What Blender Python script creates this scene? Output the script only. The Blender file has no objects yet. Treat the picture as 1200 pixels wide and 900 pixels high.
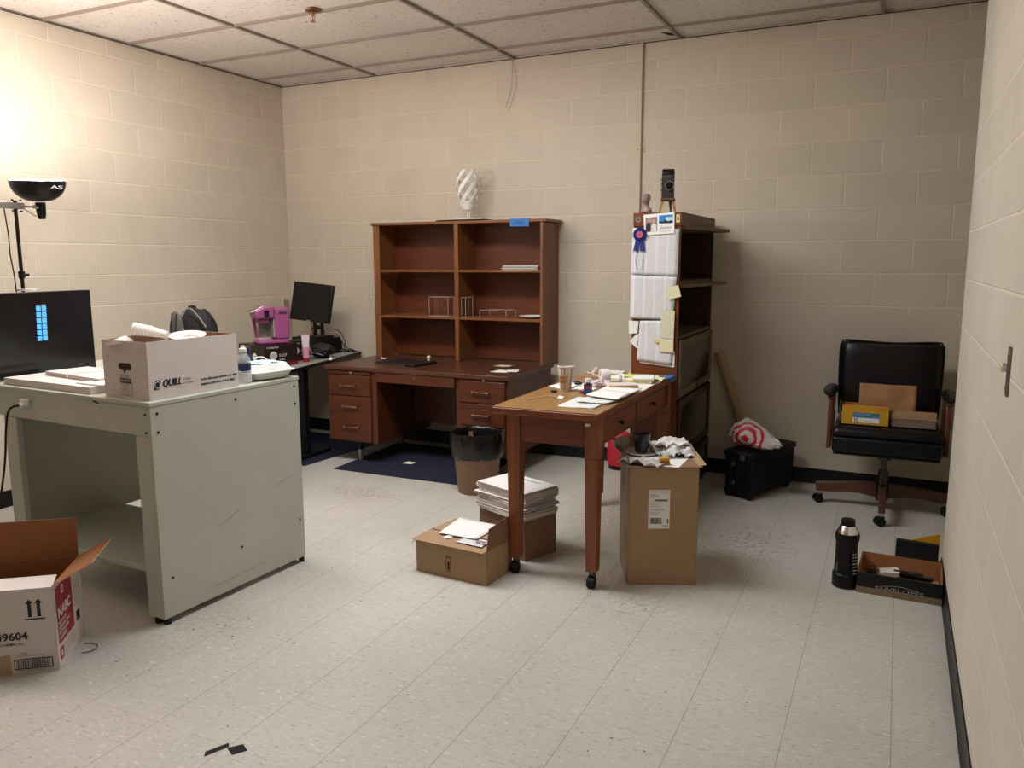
import bpy, math, random
from mathutils import Vector, Matrix, noise
PI = math.pi
random.seed(7)
scn = bpy.context.scene
C = scn.collection
R = math.radians

# ------------------------------------------------------------------ materials
MATS = {}
def nodes(name):
    m = bpy.data.materials.new(name); m.use_nodes = True
    nt = m.node_tree; b = nt.nodes['Principled BSDF']
    return m, nt, b
def N(nt, t, **kw):
    n = nt.nodes.new(t)
    for k, v in kw.items():
        if hasattr(n, k): setattr(n, k, v)
        else: n.inputs[k].default_value = v
    return n
def L(nt, a, b): nt.links.new(a, b)
def rgba(c): return (c[0], c[1], c[2], 1.0)
def hexc(h):
    h = h.lstrip('#'); v = [int(h[i:i+2], 16)/255 for i in (0, 2, 4)]
    return tuple((x/12.92 if x <= .04045 else ((x+.055)/1.055)**2.4) for x in v)

def plain(name, col, rough=.5, metal=0, bump=0, bscale=60, var=0, vscale=6, spec=.5, coat=0):
    """plain surface with slight mottling and relief"""
    if name in MATS: return MATS[name]
    m, nt, b = nodes(name)
    if isinstance(col, str): col = hexc(col)
    b.inputs['Base Color'].default_value = rgba(col)
    b.inputs['Roughness'].default_value = rough
    b.inputs['Metallic'].default_value = metal
    b.inputs['Specular IOR Level'].default_value = spec
    b.inputs['Coat Weight'].default_value = coat
    tc = N(nt, 'ShaderNodeTexCoord')
    if var:
        n = N(nt, 'ShaderNodeTexNoise'); n.inputs['Scale'].default_value = vscale; n.inputs['Detail'].default_value = 5
        L(nt, tc.outputs['Object'], n.inputs['Vector'])
        r = N(nt, 'ShaderNodeValToRGB')
        r.color_ramp.elements[0].position = .3; r.color_ramp.elements[1].position = .7
        r.color_ramp.elements[0].color = rgba([x*(1-var) for x in col]); r.color_ramp.elements[1].color = rgba([min(1, x*(1+var)) for x in col])
        L(nt, n.outputs['Fac'], r.inputs['Fac']); L(nt, r.outputs['Color'], b.inputs['Base Color'])
    if bump:
        n = N(nt, 'ShaderNodeTexNoise'); n.inputs['Scale'].default_value = bscale; n.inputs['Detail'].default_value = 4
        L(nt, tc.outputs['Object'], n.inputs['Vector'])
        bp = N(nt, 'ShaderNodeBump'); bp.inputs['Strength'].default_value = bump; bp.inputs['Distance'].default_value = .004
        L(nt, n.outputs['Fac'], bp.inputs['Height']); L(nt, bp.outputs['Normal'], b.inputs['Normal'])
    MATS[name] = m
    return m

def wood(name, c1, c2, axis='x', rough=.38, scale=1.0, wear=None):
    if name in MATS: return MATS[name]
    m, nt, b = nodes(name)
    c1 = hexc(c1); c2 = hexc(c2)
    tc = N(nt, 'ShaderNodeTexCoord'); mp = N(nt, 'ShaderNodeMapping')
    s = {'x': (2, 26, 26), 'y': (26, 2, 26), 'z': (26, 26, 2)}[axis]
    mp.inputs['Scale'].default_value = [v*scale for v in s]
    L(nt, tc.outputs['Object'], mp.inputs['Vector'])
    n = N(nt, 'ShaderNodeTexNoise'); n.inputs['Scale'].default_value = 1.6; n.inputs['Detail'].default_value = 7; n.inputs['Roughness'].default_value = .62; n.inputs['Distortion'].default_value = .4
    L(nt, mp.outputs['Vector'], n.inputs['Vector'])
    r = N(nt, 'ShaderNodeValToRGB')
    r.color_ramp.elements[0].position = .3; r.color_ramp.elements[1].position = .72
    r.color_ramp.elements[0].color = rgba(c1); r.color_ramp.elements[1].color = rgba(c2)
    L(nt, n.outputs['Fac'], r.inputs['Fac'])
    out = r.outputs['Color']
    if wear:
        n2 = N(nt, 'ShaderNodeTexNoise'); n2.inputs['Scale'].default_value = 7; n2.inputs['Detail'].default_value = 8
        L(nt, tc.outputs['Object'], n2.inputs['Vector'])
        r2 = N(nt, 'ShaderNodeValToRGB'); r2.color_ramp.elements[0].position = .58; r2.color_ramp.elements[1].position = .78
        L(nt, n2.outputs['Fac'], r2.inputs['Fac'])
        mx = N(nt, 'ShaderNodeMix', data_type='RGBA'); L(nt, r2.outputs['Color'], mx.inputs['Factor'])
        L(nt, out, mx.inputs['A']); mx.inputs['B'].default_value = rgba(hexc(wear))
        out = mx.outputs['Result']
    L(nt, out, b.inputs['Base Color'])
    b.inputs['Roughness'].default_value = rough
    bp = N(nt, 'ShaderNodeBump'); bp.inputs['Strength'].default_value = .12; bp.inputs['Distance'].default_value = .002
    L(nt, n.outputs['Fac'], bp.inputs['Height']); L(nt, bp.outputs['Normal'], b.inputs['Normal'])
    MATS[name] = m
    return m

def printed(name, base, ink='#555560', axis='xy', line=.012, fill=.45, col=0, rough=.7):
    """paper with rows of small print; axis = (along the row, across the rows) in object space"""
    if name in MATS: return MATS[name]
    m, nt, b = nodes(name)
    tc = N(nt, 'ShaderNodeTexCoord'); sp = N(nt, 'ShaderNodeSeparateXYZ'); L(nt, tc.outputs['Object'], sp.inputs[0])
    u = sp.outputs['XYZ'.index(axis[0].upper())]; v = sp.outputs['XYZ'.index(axis[1].upper())]
    def M(op, a, bb=None):
        n = N(nt, 'ShaderNodeMath', operation=op)
        for i, x in enumerate((a, bb)):
            if x is None: continue
            if isinstance(x, (int, float)): n.inputs[i].default_value = x
            else: L(nt, x, n.inputs[i])
        return n.outputs[0]
    vv = M('DIVIDE', v, line); row = M('FLOOR', vv); fr = M('FRACT', vv)
    inrow = M('LESS_THAN', fr, .5)
    cb = N(nt, 'ShaderNodeCombineXYZ'); L(nt, M('MULTIPLY', u, 260), cb.inputs[0]); L(nt, row, cb.inputs[1])
    nz = N(nt, 'ShaderNodeTexNoise'); nz.inputs['Scale'].default_value = 1.0; nz.inputs['Detail'].default_value = 1; L(nt, cb.outputs[0], nz.inputs['Vector'])
    ink_on = M('GREATER_THAN', nz.outputs['Fac'], 1-fill)
    k = M('MULTIPLY', inrow, ink_on)
    if col:
        fc = M('FRACT', M('DIVIDE', u, col)); k = M('MULTIPLY', k, M('GREATER_THAN', fc, .28))
        edge = M('LESS_THAN', fc, .035); k = M('MAXIMUM', k, M('MULTIPLY', edge, .5))
    mx = N(nt, 'ShaderNodeMix', data_type='RGBA'); L(nt, M('MULTIPLY', k, .55), mx.inputs['Factor'])
    mx.inputs['A'].default_value = rgba(hexc(base)); mx.inputs['B'].default_value = rgba(hexc(ink))
    L(nt, mx.outputs['Result'], b.inputs['Base Color']); b.inputs['Roughness'].default_value = rough
    MATS[name] = m
    return m

def glassy(name, col=(1, 1, 1), rough=.03, ior=1.45, alpha=None):
    if name in MATS: return MATS[name]
    m, nt, b = nodes(name)
    b.inputs['Base Color'].default_value = rgba(col); b.inputs['Roughness'].default_value = rough
    b.inputs['Transmission Weight'].default_value = 1; b.inputs['IOR'].default_value = ior
    if alpha is not None: b.inputs['Alpha'].default_value = alpha
    MATS[name] = m
    return m
def sheer(name, col, alpha, rough=.1):
    if name in MATS: return MATS[name]
    m, nt, b = nodes(name); b.inputs['Base Color'].default_value = rgba(col); b.inputs['Roughness'].default_value = rough; b.inputs['Alpha'].default_value = alpha
    MATS[name] = m
    return m
def emit(name, col, s):
    if name in MATS: return MATS[name]
    m, nt, b = nodes(name)
    b.inputs['Base Color'].default_value = rgba(col); b.inputs['Emission Color'].default_value = rgba(col); b.inputs['Emission Strength'].default_value = s
    MATS[name] = m
    return m

def block_wall(name, ax, sign, off, smooth_below, base='#cdc2b0'):
    m, nt, b = nodes(name)
    ge = N(nt, 'ShaderNodeNewGeometry'); sp = N(nt, 'ShaderNodeSeparateXYZ'); L(nt, ge.outputs['Position'], sp.inputs[0])
    def M(op, a, bb=None, c=None):
        n = N(nt, 'ShaderNodeMath', operation=op)
        for i, x in enumerate((a, bb, c)):
            if x is None: continue
            if isinstance(x, (int, float)): n.inputs[i].default_value = x
            else: L(nt, x, n.inputs[i])
        return n.outputs[0]
    u = M('MULTIPLY_ADD', sp.outputs[ax], sign, off); v = M('ADD', sp.outputs[2], .0415)
    cb = N(nt, 'ShaderNodeCombineXYZ'); L(nt, u, cb.inputs[0]); L(nt, v, cb.inputs[1])
    # a little waviness in the joints
    nw = N(nt, 'ShaderNodeTexNoise'); nw.inputs['Scale'].default_value = 9; nw.inputs['Detail'].default_value = 3; L(nt, ge.outputs['Position'], nw.inputs['Vector'])
    sb = N(nt, 'ShaderNodeVectorMath', operation='SUBTRACT'); L(nt, nw.outputs['Color'], sb.inputs[0]); sb.inputs[1].default_value = (.5, .5, .5)
    sc = N(nt, 'ShaderNodeVectorMath', operation='SCALE'); L(nt, sb.outputs[0], sc.inputs[0]); sc.inputs['Scale'].default_value = .006
    av = N(nt, 'ShaderNodeVectorMath', operation='ADD'); L(nt, cb.outputs[0], av.inputs[0]); L(nt, sc.outputs[0], av.inputs[1])
    br = N(nt, 'ShaderNodeTexBrick', offset=.5, offset_frequency=2, squash=1)
    br.inputs['Scale'].default_value = 1; br.inputs['Brick Width'].default_value = .4064; br.inputs['Row Height'].default_value = .2032
    br.inputs['Mortar Size'].default_value = .0055; br.inputs['Mortar Smooth'].default_value = .5
    br.inputs['Color1'].default_value = (0, 0, 0, 1); br.inputs['Color2'].default_value = (1, 1, 1, 1); br.inputs['Mortar'].default_value = (.5, .5, .5, 1)
    L(nt, av.outputs[0], br.inputs['Vector'])
    fac = br.outputs['Fac']
    if smooth_below is not None:
        k = N(nt, 'ShaderNodeMapRange'); L(nt, sp.outputs[2], k.inputs[0])
        k.inputs[1].default_value = smooth_below-.01; k.inputs[2].default_value = smooth_below+.01
        k.inputs[3].default_value = .0; k.inputs[4].default_value = 1
        fac = M('MULTIPLY', fac, k.outputs[0])
    nn = N(nt, 'ShaderNodeTexNoise'); nn.inputs['Scale'].default_value = 3; nn.inputs['Detail'].default_value = 6; L(nt, ge.outputs['Position'], nn.inputs['Vector'])
    r = N(nt, 'ShaderNodeValToRGB'); c = hexc(base)
    r.color_ramp.elements[0].position = .3; r.color_ramp.elements[1].position = .7
    r.color_ramp.elements[0].color = rgba([x*.95 for x in c]); r.color_ramp.elements[1].color = rgba([x*1.03 for x in c])
    L(nt, nn.outputs['Fac'], r.inputs['Fac'])
    hv = N(nt, 'ShaderNodeHueSaturation'); L(nt, r.outputs['Color'], hv.inputs['Color'])
    L(nt, M('MULTIPLY_ADD', br.outputs['Color'], .05, .975), hv.inputs['Value'])
    mx = N(nt, 'ShaderNodeMix', data_type='RGBA'); L(nt, M('MULTIPLY', fac, .75), mx.inputs['Factor'])
    L(nt, hv.outputs['Color'], mx.inputs['A']); mx.inputs['B'].default_value = rgba([min(1, x*1.24) for x in c])
    # scuffs: small grey marks low on the wall
    ns = N(nt, 'ShaderNodeTexNoise'); ns.inputs['Scale'].default_value = 2.3; ns.inputs['Detail'].default_value = 9; ns.inputs['Roughness'].default_value = .7; L(nt, ge.outputs['Position'], ns.inputs['Vector'])
    rs = N(nt, 'ShaderNodeMapRange'); L(nt, ns.outputs['Fac'], rs.inputs[0]); rs.inputs[1].default_value = .66; rs.inputs[2].default_value = .76; rs.inputs[4].default_value = .22
    m2 = N(nt, 'ShaderNodeMix', data_type='RGBA'); L(nt, rs.outputs[0], m2.inputs['Factor']); L(nt, mx.outputs['Result'], m2.inputs['A']); m2.inputs['B'].default_value = rgba(hexc('#6e6457'))
    L(nt, m2.outputs['Result'], b.inputs['Base Color'])
    b.inputs['Roughness'].default_value = .62
    nf = N(nt, 'ShaderNodeTexNoise'); nf.inputs['Scale'].default_value = 70; nf.inputs['Detail'].default_value = 5; L(nt, ge.outputs['Position'], nf.inputs['Vector'])
    h = M('ADD', M('MULTIPLY', fac, -1.0), M('MULTIPLY', nf.outputs['Fac'], .16))
    bp = N(nt, 'ShaderNodeBump'); bp.inputs['Strength'].default_value = .6; bp.inputs['Distance'].default_value = .004
    L(nt, h, bp.inputs['Height']); L(nt, bp.outputs['Normal'], b.inputs['Normal'])
    return m

def floor_mat():
    m, nt, b = nodes('vinyl_floor_tiles')
    ge = N(nt, 'ShaderNodeNewGeometry'); sp = N(nt, 'ShaderNodeSeparateXYZ'); L(nt, ge.outputs['Position'], sp.inputs[0])
    def M(op, a, bb=None, c=None):
        n = N(nt, 'ShaderNodeMath', operation=op)
        for i, x in enumerate((a, bb, c)):
            if x is None: continue
            if isinstance(x, (int, float)): n.inputs[i].default_value = x
            else: L(nt, x, n.inputs[i])
        return n.outputs[0]
    def joint(o, off, w):
        f = M('FRACT', M('DIVIDE', M('ADD', o, off), .3048)); d = M('MINIMUM', f, M('SUBTRACT', 1.0, f))
        return M('LESS_THAN', d, w)
    jx = joint(sp.outputs[0], -4.859+.3048*20, .0045); jy = joint(sp.outputs[1], 3.86+.3048*20, .003)
    nv = N(nt, 'ShaderNodeTexNoise'); nv.inputs['Scale'].default_value = 4; L(nt, ge.outputs['Position'], nv.inputs['Vector'])
    jy = M('MULTIPLY', jy, M('GREATER_THAN', nv.outputs['Fac'], .46))
    j = M('MAXIMUM', M('MULTIPLY', jx, .8), M('MULTIPLY', jy, .45))
    # flecks: short dashes
    def fleck(scale, lo, hi, sx=1, sy=1, seed=0):
        mp = N(nt, 'ShaderNodeMapping'); mp.inputs['Scale'].default_value = (sx, sy, 1); mp.inputs['Location'].default_value = (seed, seed, 0)
        L(nt, ge.outputs['Position'], mp.inputs['Vector'])
        n = N(nt, 'ShaderNodeTexNoise'); n.inputs['Scale'].default_value = scale; n.inputs['Detail'].default_value = 2.5; n.inputs['Roughness'].default_value = .6
        L(nt, mp.outputs[0], n.inputs['Vector'])
        r = N(nt, 'ShaderNodeMapRange'); L(nt, n.outputs['Fac'], r.inputs[0]); r.inputs[1].default_value = lo; r.inputs[2].default_value = hi
        return r.outputs[0]
    dark = fleck(75, .62, .68, .55, 1.6); light = fleck(60, .6, .7, .5, 1.6, 9); mid = fleck(48, .55, .64, .5, 1.5, 4)
    n0 = N(nt, 'ShaderNodeTexNoise'); n0.inputs['Scale'].default_value = 1.3; n0.inputs['Detail'].default_value = 6; L(nt, ge.outputs['Position'], n0.inputs['Vector'])
    r0 = N(nt, 'ShaderNodeValToRGB'); r0.color_ramp.elements[0].position = .3; r0.color_ramp.elements[1].position = .7
    r0.color_ramp.elements[0].color = rgba(hexc('#b3b0a8')); r0.color_ramp.elements[1].color = rgba(hexc('#c2bfb8'))
    L(nt, n0.outputs['Fac'], r0.inputs['Fac'])
    col = r0.outputs['Color']
    def mix(f, k, a, c):
        mx = N(nt, 'ShaderNodeMix', data_type='RGBA'); L(nt, M('MULTIPLY', f, k), mx.inputs['Factor']); L(nt, a, mx.inputs['A']); mx.inputs['B'].default_value = rgba(hexc(c)); return mx.outputs['Result']
    col = mix(mid, .34, col, '#a59d90'); col = mix(light, .7, col, '#dedad2'); col = mix(dark, .6, col, '#6f675d')
    # dirt patches by the mat and the bookcase, darker brown flecks near the carton
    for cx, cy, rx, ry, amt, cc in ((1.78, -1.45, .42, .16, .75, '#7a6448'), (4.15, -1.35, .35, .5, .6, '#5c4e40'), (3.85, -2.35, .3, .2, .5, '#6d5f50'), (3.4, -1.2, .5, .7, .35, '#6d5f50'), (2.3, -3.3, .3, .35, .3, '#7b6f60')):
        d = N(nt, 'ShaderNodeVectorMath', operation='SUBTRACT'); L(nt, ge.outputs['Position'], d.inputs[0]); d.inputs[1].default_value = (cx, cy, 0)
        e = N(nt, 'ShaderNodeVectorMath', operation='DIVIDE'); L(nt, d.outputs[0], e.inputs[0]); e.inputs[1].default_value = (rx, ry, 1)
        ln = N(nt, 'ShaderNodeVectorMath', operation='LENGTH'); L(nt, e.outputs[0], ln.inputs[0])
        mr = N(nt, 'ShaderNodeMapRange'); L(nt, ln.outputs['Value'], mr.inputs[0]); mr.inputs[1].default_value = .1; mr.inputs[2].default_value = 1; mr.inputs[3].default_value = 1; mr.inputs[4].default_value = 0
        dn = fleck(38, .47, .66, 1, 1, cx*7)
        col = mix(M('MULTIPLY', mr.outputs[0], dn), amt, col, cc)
    col = mix(j, .75, col, '#6a5e50')
    L(nt, col, b.inputs['Base Color'])
    nr = N(nt, 'ShaderNodeTexNoise'); nr.inputs['Scale'].default_value = 5; nr.inputs['Detail'].default_value = 6; L(nt, ge.outputs['Position'], nr.inputs['Vector'])
    rr = N(nt, 'ShaderNodeMapRange'); L(nt, nr.outputs['Fac'], rr.inputs[0]); rr.inputs[3].default_value = .32; rr.inputs[4].default_value = .55
    L(nt, rr.outputs[0], b.inputs['Roughness'])
    bp = N(nt, 'ShaderNodeBump'); bp.inputs['Strength'].default_value = .15; bp.inputs['Distance'].default_value = .002
    h = M('ADD', M('MULTIPLY', j, -1.0), M('MULTIPLY', nr.outputs['Fac'], .6)); L(nt, h, bp.inputs['Height']); L(nt, bp.outputs['Normal'], b.inputs['Normal'])
    return m

def ceiling_mat():
    m, nt, b = nodes('mineral_fibre_ceiling')
    ge = N(nt, 'ShaderNodeNewGeometry')
    n = N(nt, 'ShaderNodeTexNoise'); n.inputs['Scale'].default_value = 62; n.inputs['Detail'].default_value = 2; n.inputs['Roughness'].default_value = .6; L(nt, ge.outputs['Position'], n.inputs['Vector'])
    r = N(nt, 'ShaderNodeMapRange'); L(nt, n.outputs['Fac'], r.inputs[0]); r.inputs[1].default_value = .31; r.inputs[2].default_value = .37; r.inputs[3].default_value = 1; r.inputs[4].default_value = 0
    n2 = N(nt, 'ShaderNodeTexNoise'); n2.inputs['Scale'].default_value = 1.5; n2.inputs['Detail'].default_value = 4; L(nt, ge.outputs['Position'], n2.inputs['Vector'])
    r2 = N(nt, 'ShaderNodeValToRGB'); r2.color_ramp.elements[0].position = .3; r2.color_ramp.elements[1].position = .7
    r2.color_ramp.elements[0].color = rgba(hexc('#cbc3ba')); r2.color_ramp.elements[1].color = rgba(hexc('#d6cfc6')); L(nt, n2.outputs['Fac'], r2.inputs['Fac'])
    mx = N(nt, 'ShaderNodeMix', data_type='RGBA'); L(nt, r.outputs[0], mx.inputs['Factor']); L(nt, r2.outputs['Color'], mx.inputs['A']); mx.inputs['B'].default_value = rgba(hexc('#7d7268'))
    L(nt, mx.outputs['Result'], b.inputs['Base Color']); b.inputs['Roughness'].default_value = .9
    bp = N(nt, 'ShaderNodeBump'); bp.inputs['Strength'].default_value = .4; bp.inputs['Distance'].default_value = .003; bp.invert = True
    L(nt, r.outputs[0], bp.inputs['Height']); L(nt, bp.outputs['Normal'], b.inputs['Normal'])
    return m

# ------------------------------------------------------------------ mesh builder
class MB:
    def __init__(s): s.v = []; s.f = []; s.m = []; s.s = []; s.mi = 0; s.T = Matrix.Identity(4)
    def add(s, vs, fs, smooth=True):
        o = len(s.v)
        s.v += [tuple(s.T @ Vector(p)) for p in vs]
        for f in fs: s.f.append([o+i for i in f]); s.m.append(s.mi); s.s.append(smooth)
        return s
    def hexa(s, p):      # 8 points: bottom 4 ccw, top 4 ccw
        return s.add(p, [(3, 2, 1, 0), (4, 5, 6, 7), (0, 1, 5, 4), (1, 2, 6, 5), (2, 3, 7, 6), (3, 0, 4, 7)], False)
    def box(s, x0, x1, y0, y1, z0, z1):
        return s.hexa([(x0, y0, z0), (x1, y0, z0), (x1, y1, z0), (x0, y1, z0), (x0, y0, z1), (x1, y0, z1), (x1, y1, z1), (x0, y1, z1)])
    def taper(s, c0, s0, z0, c1, s1, z1):   # square-section bar between two levels
        a, b = s0[0]/2, s0[1]/2; c, d = s1[0]/2, s1[1]/2
        return s.hexa([(c0[0]-a, c0[1]-b, z0), (c0[0]+a, c0[1]-b, z0), (c0[0]+a, c0[1]+b, z0), (c0[0]-a, c0[1]+b, z0),
                       (c1[0]-c, c1[1]-d, z1), (c1[0]+c, c1[1]-d, z1), (c1[0]+c, c1[1]+d, z1), (c1[0]-c, c1[1]+d, z1)])
    def bar(s, p0, p1, w, h, up=(0, 0, 1)):  # rectangular bar along p0-p1
        p0, p1 = Vector(p0), Vector(p1); d = (p1-p0).normalized(); u = Vector(up)
        a = d.cross(u).normalized()*w/2; b = a.normalized().cross(d)*h/2
        return s.hexa([tuple(p) for p in (p0-a-b, p0+a-b, p1+a-b, p1-a-b, p0-a+b, p0+a+b, p1+a+b, p1-a+b)])
    def cyl(s, p0, p1, r0, r1=None, n=20, caps=True):
        r1 = r0 if r1 is None else r1
        p0, p1 = Vector(p0), Vector(p1); d = (p1-p0).normalized()
        a = d.orthogonal().normalized(); b = d.cross(a)
        vs = []
        for p, r in ((p0, r0), (p1, r1)):
            for i in range(n):
                t = 2*PI*i/n; vs.append(tuple(p+(a*math.cos(t)+b*math.sin(t))*r))
        fs = [(i, (i+1) % n, n+(i+1) % n, n+i) for i in range(n)]
        s.add(vs, fs, True)
        if caps: s.add(vs[:n], [tuple(range(n))[::-1]], False); s.add(vs[n:], [tuple(range(n))], False)
        return s
    def lathe(s, prof, c=(0, 0, 0), n=28, rot=None):
        M_ = rot.to_4x4() if rot else Matrix.Identity(4)
        vs = []
        for r, z in prof:
            for i in range(n):
                t = 2*PI*i/n; p = M_ @ Vector((r*math.cos(t), r*math.sin(t), z)); vs.append((p.x+c[0], p.y+c[1], p.z+c[2]))
        fs = []
        for k in range(len(prof)-1):
            for i in range(n): fs.append((k*n+i, k*n+(i+1) % n, (k+1)*n+(i+1) % n, (k+1)*n+i))
        return s.add(vs, fs, True)
    def tube(s, pts, r, n=8, res=6, caps=True):
        P = [Vector(p) for p in pts]
        if res > 1 and len(P) > 2:
            Q = []
            for i in range(len(P)-1):
                a, b, c, d = P[max(i-1, 0)], P[i], P[i+1], P[min(i+2, len(P)-1)]
                for k in range(res):
                    t = k/res; Q.append(.5*((2*b)+(c-a)*t+(2*a-5*b+4*c-d)*t*t+(3*b-a-3*c+d)*t**3))
            Q.append(P[-1]); P = Q
        vs = []; up = None
        for i, p in enumerate(P):
            d = (P[min(i+1, len(P)-1)]-P[max(i-1, 0)]).normalized()
            if up is None: up = d.orthogonal().normalized()
            up = (up-d*up.dot(d)).normalized(); b = d.cross(up)
            rr = r(i/(len(P)-1)) if callable(r) else r
            for k in range(n): t = 2*PI*k/n; vs.append(tuple(p+(up*math.cos(t)+b*math.sin(t))*rr))
        fs = [(i*n+k, i*n+(k+1) % n, (i+1)*n+(k+1) % n, (i+1)*n+k) for i in range(len(P)-1) for k in range(n)]
        if caps: fs += [tuple(range(n))[::-1], tuple((len(P)-1)*n+k for k in range(n))]
        return s.add(vs, fs, True)
    def prism(s, poly, a, b, axis='z'):   # extrude a 2D outline (ccw)
        n = len(poly)
        def P(u, v, w): return {'z': (u, v, w), 'y': (u, w, v), 'x': (w, u, v)}[axis]
        vs = [P(u, v, a) for u, v in poly]+[P(u, v, b) for u, v in poly]
        return s.add(vs, [tuple(range(n))[::-1], tuple(range(n, 2*n))]+[(i, (i+1) % n, n+(i+1) % n, n+i) for i in range(n)], False)
    def ell(s, c, r, n=20, m=12):
        vs = [(c[0], c[1], c[2]-r[2])]
        for j in range(1, m):
            ph = -PI/2+PI*j/m
            for i in range(n): t = 2*PI*i/n; vs.append((c[0]+r[0]*math.cos(ph)*math.cos(t), c[1]+r[1]*math.cos(ph)*math.sin(t), c[2]+r[2]*math.sin(ph)))
        vs.append((c[0], c[1], c[2]+r[2])); e = len(vs)-1
        fs = [(0, 1+(i+1) % n, 1+i) for i in range(n)]+[(e, e-n+i, e-n+(i+1) % n) for i in range(n)]
        for j in range(m-2):
            for i in range(n): a = 1+j*n; fs.append((a+i, a+(i+1) % n, a+n+(i+1) % n, a+n+i))
        return s.add(vs, fs, True)
    def grid(s, fn, nu, nv, thick=0):     # surface fn(u,v)->point, optional thickness along -normal by solidify elsewhere
        vs = [fn(i/nu, j/nv) for j in range(nv+1) for i in range(nu+1)]
        fs = [(j*(nu+1)+i, j*(nu+1)+i+1, (j+1)*(nu+1)+i+1, (j+1)*(nu+1)+i) for j in range(nv) for i in range(nu)]
        return s.add(vs, fs, True)
    def build(s, name, mat, parent=None, bevel=0, seg=2, loc=None, solid=0, subsurf=0):
        me = bpy.data.meshes.new(name); me.from_pydata(s.v, [], s.f)
        for m_ in (mat if isinstance(mat, (list, tuple)) else [mat]): me.materials.append(m_)
        for p, mi, sm in zip(me.polygons, s.m, s.s): p.material_index = mi; p.use_smooth = sm
        me.update()
        try: me.set_sharp_from_angle(angle=R(40))
        except Exception: pass
        o = bpy.data.objects.new(name, me); C.objects.link(o)
        if parent: o.parent = parent
        if loc: o.location = loc
        if solid: md = o.modifiers.new('Solidify', 'SOLIDIFY'); md.thickness = solid; md.offset = -1
        if bevel:
            md = o.modifiers.new('Bevel', 'BEVEL'); md.width = bevel; md.segments = seg; md.limit_method = 'ANGLE'; md.angle_limit = R(40); md.harden_normals = False
        if subsurf: md = o.modifiers.new('Subdivision', 'SUBSURF'); md.levels = subsurf; md.render_levels = subsurf
        return o

def tag(o, label, cat, group=None):
    o['label'] = label; o['category'] = cat
    if group: o['group'] = group
    return o
def thing(name, label, cat, loc=(0, 0, 0), rz=0, group=None):
    o = bpy.data.objects.new(name, None); C.objects.link(o); o.empty_display_size = .05
    o.location = loc; o.rotation_euler = (0, 0, R(rz))
    return tag(o, label, cat, group)
def struct(o): o['kind'] = 'structure'; return o

def lettering(text, mat, parent, origin, ux, uy, width=None, height=None, name='lettering', depth=.0006, bold=0, shear=0, fat=0):
    """flat letters; origin = lower left, ux/uy = directions of the line and of 'up' in the parent's space"""
    cu = bpy.data.curves.new('text', 'FONT'); cu.body = text; cu.size = 1; cu.offset = bold; cu.shear = shear; cu.resolution_u = 3
    ob = bpy.data.objects.new('text', cu); C.objects.link(ob)
    dg = bpy.context.evaluated_depsgraph_get(); me0 = bpy.data.meshes.new_from_object(ob.evaluated_get(dg))
    vs = [v.co.copy() for v in me0.vertices]; fs = [tuple(p.vertices) for p in me0.polygons]
    bpy.data.objects.remove(ob); bpy.data.meshes.remove(me0)
    x0 = min(v.x for v in vs); x1 = max(v.x for v in vs); y0 = min(v.y for v in vs); y1 = max(v.y for v in vs)
    sy = height/(y1-y0) if height else width/(x1-x0)
    sx = width/(x1-x0) if width else sy
    ux = Vector(ux).normalized(); uy = Vector(uy).normalized(); n = ux.cross(uy)
    o = Vector(origin)
    mb = MB()
    for k in range(-fat, fat+1): mb.add([tuple(o+ux*((v.x-x0)*sx+k*.0011)+uy*((v.y-y0)*sy+(k % 2)*.0006)+n*(depth+k*.00004)) for v in vs], fs, False)
    return mb.build(name, mat, parent)

def crumple(mb, c, r, seed=0, amp=.25, freq=3, n=40, m=24, flat=None):
    """a crumpled lump"""
    a = MB(); a.ell((0, 0, 0), (1, 1, 1), n, m)
    vs = []
    for p in a.v:
        v = Vector(p); q = v*freq+Vector((seed*3.1, seed*1.7, seed))
        k = 1+amp*(noise.noise(q)*1.4+abs(noise.noise(q*2.3))*.9-.2)
        v = v*k
        z = v.z*r[2]
        if flat is not None and z < flat: z = flat
        vs.append((c[0]+v.x*r[0], c[1]+v.y*r[1], c[2]+z))
    mb.add(vs, a.f, True)
    return mb

def sheet(name, label, cat, pts, z, mat, group=None, thick=.0012, curl=.004, seed=1):
    """a paper lying flat: four corners (x,y) at height z"""
    c = Vector((sum(p[0] for p in pts)/4, sum(p[1] for p in pts)/4, z))
    ang = math.atan2(pts[1][1]-pts[0][1], pts[1][0]-pts[0][0])
    Rm = Matrix.Rotation(-ang, 3, 'Z')
    P = [Rm @ (Vector((p[0], p[1], z))-c) for p in pts]
    def fn(u, v):
        a = P[0].lerp(P[1], u); b = P[3].lerp(P[2], u); q = a.lerp(b, v)
        h = thick+curl*max(0, noise.noise(Vector((u*2.2+seed, v*2.2, seed))))+curl*.6*(abs(u-.5)*2)**6*((v) if seed % 2 else (1-v))
        return (q.x, q.y, h)
    mb = MB(); mb.grid(fn, 8, 8)
    o = mb.build(name, mat, None, solid=thick)
    o.location = c; o.rotation_euler = (0, 0, ang)
    return tag(o, label, cat, group)

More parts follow.
